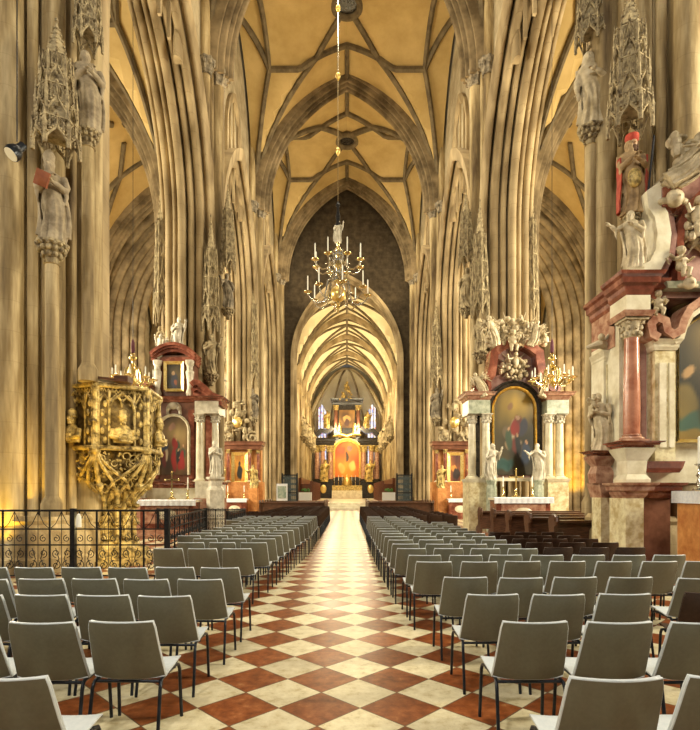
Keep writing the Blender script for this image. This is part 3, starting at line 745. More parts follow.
def statue(key, name, loc, h, rz, label, cat='statue', group=None, mt='carved', **kw):
    """body mesh (shared between copies) under an empty, feet at loc"""
    o = empty(name, loc, rz, label, cat, group); b = link('body', fig(key, mt, **kw), o, sc=h)
    return o
VAR = [dict(arms=(('bent',1),('chest',-1)), seed=1), dict(arms=(('raised',1),('bent',-1)), seed=2, lean=-.035, head_turn=.3),
       dict(arms=(('bent',1),('down',-1)), seed=3, beard=False, hood=True), dict(arms=(('chest',1),('out',-1)), seed=4, head_turn=-.4, lean=.04)]
def anystatue(k, mt, name, loc, h, rz, label, group=None):
    return statue(f'{mt}{k}', name, loc, h, rz, label, 'statue', group, mt, **VAR[k % 4])

def putto_mesh():
    m = MB(); m.blob((0,0,.40), .13, .11, .17, 12, 8); m.blob((0,0,.28), .13, .12, .11, 12, 7); m.blob((0,-.01,.68), .10, .105, .11, 12, 9)
    m.tube([(0,0,.55),(0,0,.62)], .05, 8); m.tube([(0,-.10,.69),(0,-.118,.665)], [.012,.018], 6)
    for k in range(9): a = 2*PI*k/9; m.blob((.07*math.cos(a),.02+.06*math.sin(a),.75), .038, .038, .035, 6, 4)
    for s in (-1,1):
        m.tube([(s*.11,0,.50),(s*.19,-.04,.42),(s*.15,-.16,.44)], [.05,.042,.03], 8); hand(m, (s*.15,-.16,.44), (-s*.3,-1,.2), 1.0, -s)
        m.tube([(s*.07,-.02,.24),(s*.10,-.16,.18),(s*.09,-.13,.06),(s*.09,-.12,0)], [.075,.07,.05,.035], 8); m.blob((s*.09,-.16,.01), .035, .07, .03, 8, 5)
        m.tube([(s*.05,.10,.5),(s*.2,.16,.62),(s*.27,.17,.52),(s*.2,.15,.38)], [.04,.05,.04,.015], 6, flat=1.6)
    return m
def angel_mesh(seed=5):
    m = figure(1.0, arms=(('out',1),('raised',-1)), beard=False, seed=seed, lean=.05, head_turn=.4)
    for s in (-1,1):
        for k in range(5):
            a = .5+.28*k; m.tube([(s*.06,.08,.70),(s*(.06+.16*math.sin(a)),.13,.72+.16*math.cos(a)),(s*(.06+.36*math.sin(a)),.15,.70+.30*math.cos(a)-.05*k)], [.03,.04,.012], 6, flat=1.5)
    return m
_pu = {}
def putto(mt, name, loc, h, rz, label, group=None):
    if mt not in _pu: _pu[mt] = remesh(putto_mesh(), 'body', M[mt], .009, 2)
    o = empty(name, loc, rz, label, 'statue', group); link('body', _pu[mt], o, sc=h/.8); return o
_an = {}
def angel(mt, loc, h, rz, tilt, label, group=None):
    if mt not in _an: _an[mt] = remesh(angel_mesh(), 'body', M[mt], .0095)
    o = empty('angel_statue', loc, rz, label, 'statue', group); b = link('body', _an[mt], o, sc=h); b.rotation_euler = (0, tilt, 0); return o

# ------------------------------------------------------------------ gothic canopies, corbels and colonnettes on the piers
def canopy_meshes(key={}):
    if key: return key
    # unit canopy: width 1 (radius .5), height 4.2; hexagonal, open arched underside, tiers of tracery and pinnacles
    t = MB(); p = MB(); sp = MB()
    def tier(R, z0, z1, m, gable=True):
        for k in range(6):
            a0, a1 = PI/3*k+PI/6, PI/3*(k+1)+PI/6
            A = Vector((R*math.cos(a0), R*math.sin(a0), 0)); B = Vector((R*math.cos(a1), R*math.sin(a1), 0)); ctr = (A+B)/2; out = ctr.normalized()
            def Q(u, z, o=0): return tuple(A+(B-A)*u + out*o + Vector((0,0,z)))
            hh = z1-z0
            m.tube([Q(.03,z0,.02), Q(.06,z0+hh*.22,.03), Q(.25,z0+hh*.40,.04), Q(.42,z0+hh*.52,.05), Q(.5,z0+hh*.72,.06), Q(.58,z0+hh*.52,.05), Q(.75,z0+hh*.40,.04), Q(.94,z0+hh*.22,.03), Q(.97,z0,.02)], R*.07, 5)
            m.tube([Q(.5,z0+hh*.70,.05), Q(.5,z0+hh*1.05,.03)], [R*.06, R*.02], 5); m.blob(Q(.5,z0+hh*1.05,.03), R*.10, None, None, 6, 4)
            for u, zz in ((.22,.42),(.33,.5),(.67,.5),(.78,.42),(.1,.3),(.9,.3)): m.blob(Q(u,z0+hh*(zz+.05),.06), R*.085, None, None, 5, 3)
            m.tube([Q(.15,z0+hh*.75), Q(.35,z0+hh*.95), Q(.5,z0+hh*.8), Q(.65,z0+hh*.95), Q(.85,z0+hh*.75)], R*.04, 4)
            m.tube([Q(0,z1), Q(1,z1)], R*.055, 4); m.tube([Q(0,z0+hh*.6), Q(.28,z0+hh*.62,-.01)], R*.03, 4)
            for u in (.2,.4,.6,.8): m.tube([Q(u,z0+hh*.5), Q(u,z1)], R*.028, 4)
            # corner pinnacle
            c = A.normalized()*R*1.04
            m.lathe([(R*.11,0),(R*.11,hh*.72),(R*.14,hh*.74),(R*.09,hh*.8),(R*.012,hh*1.35)], 4, (c.x,c.y,z0-.04), ph=a0)
            for zz in (.9,1.02,1.14): m.blob((c.x,c.y,z0+hh*zz), R*.07*(1.5-zz*.7)*1.2, None, None, 5, 3)
    tier(.50, 0, .85, t); tier(.43, .85, 1.9, p); tier(.35, 1.9, 2.9, p)
    core = MB(); core.lathe([(.42,.55),(.42,.84),(.33,.86),(.33,1.88),(.26,1.9),(.26,2.9),(.18,3.0)], 6, ph=PI/6); p.add(core.v, core.f)
    sp.lathe([(.25,2.85),(.24,2.95),(.02,4.1),(.05,4.12),(.05,4.18),(.01,4.25)], 6)
    for k in range(6):
        for j in range(6):
            z = 2.95+.18*j; r = .24*(1-(z-2.95)/1.2)+.02; sp.blob((r*math.cos(PI/3*k), r*math.sin(PI/3*k), z), .035, None, None, 5, 3)
    key['hood'] = t.mesh('hood', M['carved'], 40); key['tracery_tower'] = p.mesh('tracery_tower', M['carved'], 40); key['spire'] = sp.mesh('spire', M['carved'], 40)
    return key
def canopy(loc, w, h, label, group='carved canopies over the pier statues'):
    o = empty('statue_canopy', loc, 0, label, 'canopy', group)
    for n, me in canopy_meshes().items():
        c = link(n, me, o); c.scale = (w, w, h/4.2)
    return o
def console_meshes(key={}):
    if key: return key
    m = MB(); m.lathe([(.14,-.75),(.17,-.70),(.15,-.66),(.22,-.45),(.34,-.25),(.42,-.14),(.50,-.10),(.50,-.02),(.46,0)], 8, ph=PI/8)
    key['slab'] = m.mesh('slab', M['carved'], 40)
    m = MB()
    for j, (r, z, n, q) in enumerate(((.26,-.42,9,.085),(.36,-.25,12,.09),(.43,-.13,14,.06))):
        for k in range(n):
            a = 2*PI*(k+.5*j)/n; m.blob((r*math.cos(a), r*math.sin(a), z), q, q, q*1.1, 6, 4)
    key['foliage_carving'] = m.mesh('foliage_carving', M['carved'], 50)
    return key
def console(loc, w, label, floor_z=None, px=0):
    o = empty('statue_console', loc, 0, label, 'console', 'carved consoles under the pier statues')
    for n, me in console_meshes().items(): c = link(n, me, o); c.scale = (w, w, w)
    if floor_z is not None:
        m = MB(); z0 = floor_z-loc[2]; m.lathe([(.20,z0),(.20,z0+.25),(.15,z0+.35),(.125,z0+.4),(.125,-.72*w),(.15,-.70*w)], 14); m.build('colonnette', M['stone'], o)
    return o

def niche(x, y, Y, ytop, xw, h_st, key, mt, label, canopy_top, floor_z=None, rz=0, cw=None):
    """statue whose feet project to pixel row y and centre x at distance Y"""
    p = P(x, y, Y); hh = (y-ytop)*Y/FPX; w = xw*Y/FPX
    s = anystatue(key, mt, 'saint_statue', tuple(p), hh, rz, label)
    console(tuple(p), w, 'console under the '+label, floor_z)
    ct = P(x, ytop-2, Y); ch = (ytop-2-canopy_top)*Y/FPX
    canopy((p.x, p.y, p.z+hh+.10), (cw or xw*1.05)*Y/FPX, ch, 'canopy over the '+label)
    return s, p, hh
# statue of a bishop and saints on the nearest piers
def bishop():
    p = P(52, 243, 10.35); h = 93*10.35/FPX
    o = empty('bishop_statue', tuple(p), math.radians(14), 'weathered bishop statue in a mitre with a red book', 'statue')
    link('body', fig('bishop', 'carved_mid', arms=(('bent',1),('chest',-1)), seed=8, hat='mitre', beard=True, hair=True), o, sc=h*.90)
    b = MB(); b.box(-.12,.12,-.30,-.24,.0,.28, Matrix.Translation((-.10,-.03,1.02)) @ Matrix.Rotation(.35,4,'Y') @ Matrix.Rotation(.3,4,'X'))
    b.build('book', mat('red_book_cover', (.24,.07,.03), (.36,.12,.05), .6, scale=6), o)
    console(tuple(p), .62, 'leafy console on a slim column under the bishop statue', 1.2)
    canopy((p.x, p.y+.16, p.z+h+.02), .80, 2.7, 'tall pinnacled canopy above the bishop statue')
bishop()
niche(88, 132, 11.3, 52, 24, None, 0, 'carved_mid', 'dark robed saint statue high on the nearest pier above pulpit', -60, 4.05, .5)
niche(591, 128, 12.0, 52, 26, None, 2, 'statue_cream', 'hooded cream saint statue high on the pier over the marble altar', -60, 1.2, -.4)
def king():
    p = P(632, 216, 10.35); h = 76*10.35/FPX
    o = empty('king_statue', tuple(p), math.radians(-12), 'painted king statue in red cap holding a dark sceptre', 'statue')
    kc = mat('painted_robe', (.20,.12,.05), (.46,.31,.15), .6, scale=6, bump=.2)
    link('body', remesh(figure(1.0, arms=(('bent',1),('chest',-1)), seed=12, beard=True), 'body', kc, .0085), o, sc=h)
    c, _ = sheet([[((.24+.02*math.sin(9*t+z*5))*math.cos(t), (.20+.02*math.sin(7*t))*math.sin(t)+.0, z) for t in [-.45+(PI+.9)*q/20 for q in range(21)]] for z in (1.13,1.0,.8,.5,.25,.08)], .03); c.build('cloak', mat('red_painted_cloak', (.34,.035,.02), (.46,.08,.04), .6, scale=8), o)
    hz = .915*h; c = MB(); c.blob((.01,-.045,hz+.02), .075,.075,.105, 14, 10); c.tube([(.01,-.12,hz+.04),(.01,-.14,hz+.0)], [.012,.02], 6); c.build('face', mat('painted_skin', (.52,.31,.17), (.60,.38,.22), .5, scale=9), o)
    c = MB(); c.blob((.01,-.07,hz-.07), .065,.055,.085, 12, 8); c.blob((-.07,-.01,hz-.02), .03,.05,.09, 8, 6); c.blob((.09,-.01,hz-.02), .03,.05,.09, 8, 6); c.build('beard', mat('brown_beard', (.10,.05,.025), (.16,.08,.04), .7, scale=12), o)
    c = MB(); c.lathe([(.10,0),(.12,.03),(.13,.10),(.12,.14),(.03,.16)], 14, (.0,.0,h*.965)); c.build('cap', mat('red_felt', (.45,.05,.03), (.55,.09,.05), .8, scale=9), o)
    c = MB(); c.tube([(.20,-.25,.2),(.30,-.28,1.35)], .02, 8); c.build('sceptre', M['iron'], o)
    c = MB(); c.blob((.0,-.17,.66), .13, .08, .19, 10, 7); c.build('tunic_front', M['gold_dull'], o)
    console(tuple(p), .34, 'carved console under the painted king statue')
    canopy((p.x, p.y+.08, p.z+h+.22), .75, 2.9, 'pale pinnacled canopy above the painted king statue')
king()
# second pair of piers
niche(211, 374, 22.7, 334, 16, None, 1, 'carved', 'pale saint statue on second left pier, above the broken pediment', 215, None, .4)
niche(228, 309, 23.6, 274, 14, None, 3, 'carved_dark', 'small dark saint statue on the inner face of the second left pier', 185, None, .8)
niche(161, 358, 22.9, 326, 13, None, 0, 'carved', 'slender saint statue on outer face of the second left pier', 178, None, -.4)
niche(480, 352, 22.6, 318, 16, None, 2, 'carved', 'pale saint statue on second right pier beside the altar clouds', 200, None, -.4)
niche(466, 308, 23.6, 268, 14, None, 1, 'carved', 'grey saint statue on the inner face of the second right pier', 190, None, -.8)
niche(531, 352, 22.9, 322, 13, None, 3, 'carved', 'slender saint statue on outer face of the second right pier', 178, None, .4)
# third pair of piers
niche(253, 418, 34.3, 388, 11, None, 0, 'carved_dark', 'dark saint statue on the third left pier beside a small lamp', 270, None, .4)
niche(228, 402, 34.4, 372, 9, None, 2, 'carved_dark', 'dark stone saint statue on outer face of the third left pier', 300, None, -.3)  # uses the darker statue stone
niche(436, 418, 34.3, 388, 11, None, 1, 'carved_dark', 'dark saint statue on the inner face of the third right pier', 300, None, -.4)
# ------------------------------------------------------------------ altars
def painter(nm, w, h, seed, palette, figs, arch=None, nx=44, ny=60, glow=None):
    """a painted canvas: fine grid with a colour per corner; figures are soft blobs of robe and skin colours"""
    r = random.Random(seed); P0 = np.array(palette[0]); P1 = np.array(palette[1]); v = []; col = []
    for j in range(ny+1):
        for i in range(nx+1):
            u, t = i/nx, j/ny; z = t*h; x = (u-.5)*w
            if arch:
                zt = arch; 
                if z > zt:
                    z = zt + (z-zt)/(h-zt)*min(h-zt, math.sqrt(max(0, 1-(2*x/w)**2))*(h-zt)) if abs(x) < w/2 else zt
            v.append((x, 0, z)); k = .5+.5*math.sin(5*u+3*t+seed)*math.cos(4*t-2*u+seed*2)
            c = P0*(1-k)+P1*k
            if glow: d = math.hypot((u-glow[0])*w, (t-glow[1])*h)/w; c = c + (np.array(glow[2])-c)*math.exp(-(d/glow[3])**2)
            for fx, fz, a, b, cc in figs:
                d = ((u-fx+.02*math.sin(17*t+seed))/a)**2+((t-fz+.015*math.sin(23*u))/b)**2
                c = c + (np.array(cc)-c)*min(1, max(0, 1.5*(1.35-d)))
            c = c*(1+.12*math.sin(13*u+5*t)*math.sin(11*t-9*u+seed)); col.append((*np.clip(np.clip(c,0,1)**1.55,0,1), 1))
    f = [(j*(nx+1)+i, j*(nx+1)+i+1, (j+1)*(nx+1)+i+1, (j+1)*(nx+1)+i) for j in range(ny) for i in range(nx)]
    me = bpy.data.meshes.new(nm); me.from_pydata(v, [], f); ca = me.color_attributes.new('paint', 'FLOAT_COLOR', 'POINT')
    ca.data.foreach_set('color', [q for c in col for q in c])
    if 'oil_paint' not in M:
        m = bpy.data.materials.new('oil_paint'); m.use_nodes = True; b = m.node_tree.nodes['Principled BSDF']
        a = m.node_tree.nodes.new('ShaderNodeVertexColor'); a.layer_name = 'paint'; m.node_tree.links.new(a.outputs[0], b.inputs['Base Color']); b.inputs['Roughness'].default_value = .45; M['oil_paint'] = m
    me.materials.append(M['oil_paint']); return me
def figs_scene(seed, n, x=(.15,.85), z=(.08,.6)):
    r = random.Random(seed); L = []; rc = [(.42,.06,.04),(.10,.14,.22),(.46,.34,.16),(.05,.05,.06),(.60,.52,.40),(.12,.18,.12),(.32,.10,.07)]
    for k in range(n):
        fx, fz = r.uniform(*x), r.uniform(*z); L += [(fx, fz, r.uniform(.06,.12), r.uniform(.07,.14), r.choice(rc)), (fx+r.uniform(-.02,.02), fz+.13, .028, .022, (.62,.42,.28))]
    return L
def arch_frame(m, w, z0, zs, h, d, r, y=0, seg=14):
    pts = [(-w/2, y, z0), (-w/2, y, zs)] + [(-w/2*math.cos(PI*k/seg), y, zs+h*math.sin(PI*k/seg)) for k in range(1, seg)] + [(w/2, y, zs), (w/2, y, z0)]
    m.sweep(pts, [(-r,0),(-r,-d),(0,-d*1.3),(r*.5,-d*.9),(r,-d),(r,0)], (0,1,0)); return m
def column(par, x, y, z0, z1, r, mt, cap='carved', base='cream_marble', order=True, name='column'):
    h = z1-z0; ch = r*2.4; o = MB(); o.lathe([(r,r*.9),(r*1.02,h*.35),(r*.88,h-ch)], 20, (x,y,z0)); c = o.build(name, M[mt], par)
    b = MB(); b.box(x-r*1.5,x+r*1.5,y-r*1.5,y+r*1.5,z0,z0+r*.35); b.lathe([(r*1.45,r*.35),(r*1.5,r*.5),(r*1.4,r*.65),(r*1.12,r*.72),(r*1.12,r*.8),(r*1.22,r*.92),(r*1.02,r*1.05)], 20, (x,y,z0)); b.build('column_base', M[base], c)
    k = MB(); k.lathe([(r*.92,-ch),(r*1.02,-ch*.95),(r*.95,-ch*.9),(r*1.05,-ch*.4),(r*1.3,-ch*.12)], 16, (x,y,z1)); k.box(x-r*1.45,x+r*1.45,y-r*1.45,y+r*1.45,z1-ch*.12,z1)
    for j, (zz, rr, n) in enumerate(((-.8,1.08,8),(-.5,1.15,8),(-.22,1.35,4))):
        for q in range(n):
            a = 2*PI*(q+.5*(j!=1))/n; k.blob((x+r*rr*math.cos(a), y+r*rr*math.sin(a), z1+ch*zz), r*.27, r*.27, r*.34, 6, 4)
    k.build('capital', M[cap], c); return c
def cornice(par, x0, x1, y0, y1, z, hts, mt, name='cornice', steps=((0,.0),(.25,.05),(.45,.07),(.55,.16),(.8,.18),(1,.24))):
    """moulding around a box: profile of (fraction of height, projection)"""
    m = MB(); st = [(z+hts*a, p) for a, p in steps]; v = []; f = []
    for zz, p in st: v += [(x0-p,y0-p,zz),(x1+p,y0-p,zz),(x1+p,y1,zz),(x0-p,y1,zz)]
    n = len(st)
    for i in range(n-1):
        for k in range(4): k2 = (k+1)%4; f.append((4*i+k,4*i+k2,4*i+4+k2,4*i+4+k))
    f += [(3,2,1,0), tuple(4*(n-1)+k for k in range(4))]; m.add(v, f); return m.build(name, M[mt], par, 0)
def block(par, name, mt, *b):
    m = MB()
    for q in b: m.box(*q)
    return m.build(name, M[mt], par, 0)
def raised_panel(par, name, mt, x0, x1, y, z0, z1, t=.03, b=.06):
    m = MB(); m.box(x0+b,x1-b,y-t,y,z0+b,z1-b); m.box(x0+b*1.6,x1-b*1.6,y-t*1.5,y-t,z0+b*1.6,z1-b*1.6); return m.build(name, M[mt], par, 0)
def candlestick(loc, h, label, group=None, candle=.5, mt='brass'):
    o = empty('candlestick', loc, 0, label, 'candlestick', group); m = MB(); s = h*(1-candle)
    m.lathe([(.10,0),(.10,.03),(.05,.06),(.025,.10),(.045,s*.3),(.02,s*.45),(.05,s*.55),(.018,s*.7),(.022,s*.9),(.07,s*.94),(.07,s*.97),(.025,s)], 12); m.build('stem', M[mt], o)
    c = MB(); c.lathe([(.024,s-.02),(.024,h-.03),(.008,h)], 10); c.build('candle', M['candle'], o); return o
def altar_cross(loc, h, label, mt='brass'):
    o = empty('altar_cross', loc, 0, label, 'cross'); m = MB()
    m.lathe([(.16,0),(.16,.03),(.09,.08),(.04,.16),(.06,.24),(.02,.34)], 12); m.build('foot', M[mt], o)
    c = MB(); c.box(-.025,.025,-.015,.015,.3,h); c.box(-h*.24,h*.24,-.015,.015,h*.70,h*.70+.05)
    for p in ((0,h),(-h*.24,h*.725),(h*.24,h*.725)): c.blob((p[0],0,p[1]), .045, .02, .045, 8, 5)
    c.build('crucifix', M[mt], o); return o
def scroll(m, pts, r, w, M_=None, x=None):
    m.tube(pts, r, 8, flat=w)
def volute(cx, cz, r0, turns=1.6, n=26, s=1, ph=0):
    return [(cx+s*r0*(1-.8*k/n)*math.cos(ph+turns*2*PI*k/n), cz+r0*(1-.8*k/n)*math.sin(ph+turns*2*PI*k/n)) for k in range(n+1)]
def strip(m, pts, y0, y1, th):
    """curved band seen from the front: pts (x,z), depth y0..y1, thickness th"""
    m.sweep([(x, 0, z) for x, z in pts], [(-th/2,y0),(th/2,y0),(th/2,y1),(-th/2,y1)], (0,1,0))
def table(loc, w, d, h, mt, label, cloth_label, fr=None):
    o = empty('altar_table', loc, 0, label, 'altar table'); hw = w/2
    block(o, 'table_body', mt, (-hw+.08,hw-.08,-d/2+.05,d/2,0,h-.08)); block(o, 'table_slab', 'cream_marble', (-hw,hw,-d/2-.02,d/2,h-.08,h))
    f = raised_panel(o, 'front_panel', fr or mt, -hw+.2, hw-.2, -d/2+.05, .12, h-.16)
    q = MB(); q.lathe([(.02,0),(.22,.0),(.22,.02),(.17,.035),(.15,.04),(.05,.045)], 20, M=Matrix.Translation((0,-d/2+.02,h*.5)) @ Matrix.Rotation(PI/2,4,'X') @ Matrix.Scale(1.6,4,(1,0,0))); q.build('front_medallion', M['cream_marble'], o)
    c = MB(); n = 60; rows = []
    for y, z in ((d/2-.02,h+.012),(-d/2-.03,h+.012),(-d/2-.05,h-.01),(-d/2-.055,h-.20)):
        rows.append([(-hw-.02+(w+.04)*i/n, loc[1]*0+y-(.012*math.sin(i*1.1) if z < h-.1 else 0), z) for i in range(n+1)])
    s, _ = sheet(rows, .006); cl = s.build('altar_cloth', M['cloth']); cl.location = loc
    tag(cl, cloth_label, 'altar cloth'); return o

def steps(loc, w, d, n, h, mt, label):
    m = MB()
    for i in range(n): m.box(-w/2+.3*i, w/2-.3*i, -d+.3*i, 0, h*i/n, h*(i+1)/n)
    o = m.build('altar_steps', M[mt], None, 0); o.location = loc; tag(o, label, 'steps'); return o

# -- altar on the second left pier (red-brown marble, two pictures)
def altar_left():
    Y = 21.6; X0 = -6.95; k = Y/FPX
    def Z(y): return EYE+(491-y)*k
    def X(x): return (x-347)*k-X0
    o = empty('side_altar', (X0, Y, 0), 0, 'red-brown marble altar with two paintings on the second left pier', 'altar')
    zb, z1, z2, z3 = Z(482), Z(415), Z(400), Z(352)
    block(o, 'plinth', 'cream_marble', (X(148),X(222),-.35,.5,0,zb-.25)); cornice(o, X(150), X(221), -.35, .5, zb-.25, .25, 'red_marble', 'plinth_moulding')
    block(o, 'back_wall', 'brown_marble', (X(155),X(198),-.12,.5,zb,z2), (X(157),X(195),-.1,.5,z2,Z(356)))
    for a, b in ((155,161),(189,196)): raised_panel(o, 'pilaster', 'red_marble', X(a), X(b), -.12, zb+.1, z1+.2, .05, .02)
    # main picture
    w = X(190.5)-X(160); cx = (X(190.5)+X(160))/2; za = Z(475); zs = Z(431)
    fr = MB(); arch_frame(fr, w, za, zs, w/2, .12, .055, -.12); f = fr.build('picture_frame', M['cream_marble'], o, 40); f.location.x = cx
    me = painter('painting', w-.1, Z(415.5)-za, 3, ((.13,.07,.03),(.36,.24,.11)), figs_scene(5,7)+[(.42,.80,.12,.06,(.58,.40,.30)),(.5,.25,.09,.20,(.42,.06,.05)),(.8,.25,.08,.16,(.42,.06,.05)),(.16,.25,.07,.14,(.25,.05,.04))], arch=zs-za, glow=(.6,.72,(.60,.48,.26),.4))
    p = link('painting', me, o, (cx, -.16, za))
    m = MB(); arch_frame(m, .5, 0, .2, .25, .1, .06); m.blob((0,-.1,.35), .18,.1,.16); m.blob((-.2,-.1,.25),.1,.08,.1); m.blob((.2,-.1,.25),.1,.08,.1)
    q = m.build('cartouche', M['marble_white'], o); q.location = (cx, -.1, z1+.0)
    cornice(o, X(153), X(198), -.2, .5, Z(403), .20, 'red_marble', 'middle_cornice')
    # upper storey
    uw = X(184)-X(167); uc = (X(184)+X(167))/2; fr = MB(); fr.sweep([(-uw/2,0,Z(391)),(-uw/2,0,Z(364)),(uw/2,0,Z(364)),(uw/2,0,Z(391)),(-uw/2,0,Z(391))], [(-.06,0),(-.06,-.1),(.06,-.14),(.06,0)], (0,1,0))
    q = fr.build('upper_picture_frame', M['gold'], o, 0); q.location = (uc, -.1, 0)
    me = painter('upper_painting', uw-.05, Z(364)-Z(391), 9, ((.05,.04,.02),(.20,.15,.06)), [(.5,.35,.22,.30,(.10,.10,.13)),(.45,.62,.10,.08,(.5,.36,.22)),(.6,.3,.1,.1,(.35,.15,.08))]); link('upper_painting', me, o, (uc, -.16, Z(391)))
    for xx in (159.5, 191.5):
        c = MB(); zc = Z(397); hh = Z(362)-zc; c.lathe([(.13,0),(.16,.1),(.10,.3),(.14,hh*.5),(.17,hh*.68),(.12,hh*.72),(.12,hh*.84),(.17,hh*.9),(.19,hh)], 12, (X(xx),-.22,zc), rf=lambda t,z: 1+.08*math.sin(5*t+9*z)); c.blob((X(xx),-.25,zc+hh*.78), .12,.12,.14); c.build('caryatid', M['marble_white'], o)
    m = MB(); n = 16; bow = [(X(154)+(X(197.5)-X(154))*i/n, Z(362)+.42*math.sin(PI*i/n)**.8) for i in range(n+1)]
    for q, (dy, dz, th) in enumerate(((-.28,0,.12),(-.38,.12,.10),(-.46,.22,.12))): strip(m, [(a, b+dz) for a, b in bow], dy, .5, th)
    m.box(X(155),X(197),-.15,.45,Z(366),Z(358)); m.build('curved_cornice', M['red_marble'], o, 0)
    # side columns with broken pediment (both sides)
    for s in (1,-1):
        def XX(x): return cx+s*(X(x)-cx)
        a, b = sorted((XX(200), XX(223)))
        column(o, XX(203.5), -.55, zb, Z(416), .145, 'cream_marble', 'marble_white')
        column(o, XX(217.5), -.35, zb, Z(416), .145, 'cream_marble', 'marble_white')
        m = MB(); m.box(*sorted((XX(207),XX(213))),-.2,.1,zb,Z(416)); m.build('pilaster', M['red_marble'], o, 0)
        block(o, 'entablature', 'marble_white', (a,b,-.75,.4,Z(416),Z(404))); cornice(o, a, b, -.75, .4, Z(404), .16, 'red_marble')
        m = MB(); cv = [(XX(197),Z(389)),(XX(200),Z(386.5)),(XX(204),Z(387)),(XX(210),Z(392)),(XX(217),Z(399)),(XX(226),Z(402))]; strip(m, cv, -.85, .3, .22); strip(m, [(x, z-.2) for x, z in cv], -.72, .3, .16)
        m.prism([cv[0],cv[1],cv[2],cv[3],cv[4],(XX(220),Z(402)),(XX(197),Z(402))], -.6, .3, 'Y'); m.build('broken_pediment', M['red_marble'], o, 40)
        block(o, 'pedestal', 'marble_white', (*sorted((XX(201),XX(224))),-.85,.3,Z(498),zb+.02)); block(o, 'pedestal_foot', 'pink_marble', (*sorted((XX(200),XX(225))),-.95,.3,0,Z(498)))
    table((-6.70, Y-1.62, .3), 2.15, .9, Z(497)-.4, 'red_marble', 'red marble altar table at the second left pier', 'white cloth on the left altar table beside the pulpit', 'pink_marble')
    pz_ = Z(497)-.1+.02
    altar_cross((-6.69, Y-1.5, pz_), 1.05, 'brass cross on the left altar table')
    candlestick((-6.08, Y-1.5, pz_), .85, 'candlestick with one candle right of cross on left altar', None, .55)
    p = P(178, 349, Y-.1); anystatue(1, 'marble_white', 'saint_statue', (p.x, p.y, p.z-.05), 1.35, .2, 'white saint statue on the curved top of left altar')
    p = P(157, 357, Y-.1); angel('marble_white', (p.x, p.y, p.z-.05), 1.0, -.5, .3, 'white angel statue left of the saint on the left altar top')
    p = P(215.5, 477, Y-1.34); d = MB(); dd = empty('statue_pedestal', (p.x, p.y, 0), 0, 'carved white pedestal beside the left altar columns', 'pedestal')
    d.lathe([(.34,0),(.34,p.z-.5),(.26,p.z-.35),(.26,p.z-.15),(.36,p.z-.08),(.36,p.z)], 8, ph=PI/8); d.build('shaft', M['marble_white'], dd, 0)
    anystatue(0, 'marble_white', 'saint_statue', (p.x, p.y, p.z), 1.40, .1, 'white saint statue on pedestal by the left altar columns')
    steps((-6.85, Y-1.02, 0), 2.9, 1.9, 2, .3, 'pink_marble', 'rose marble steps below the left altar')
altar_left()

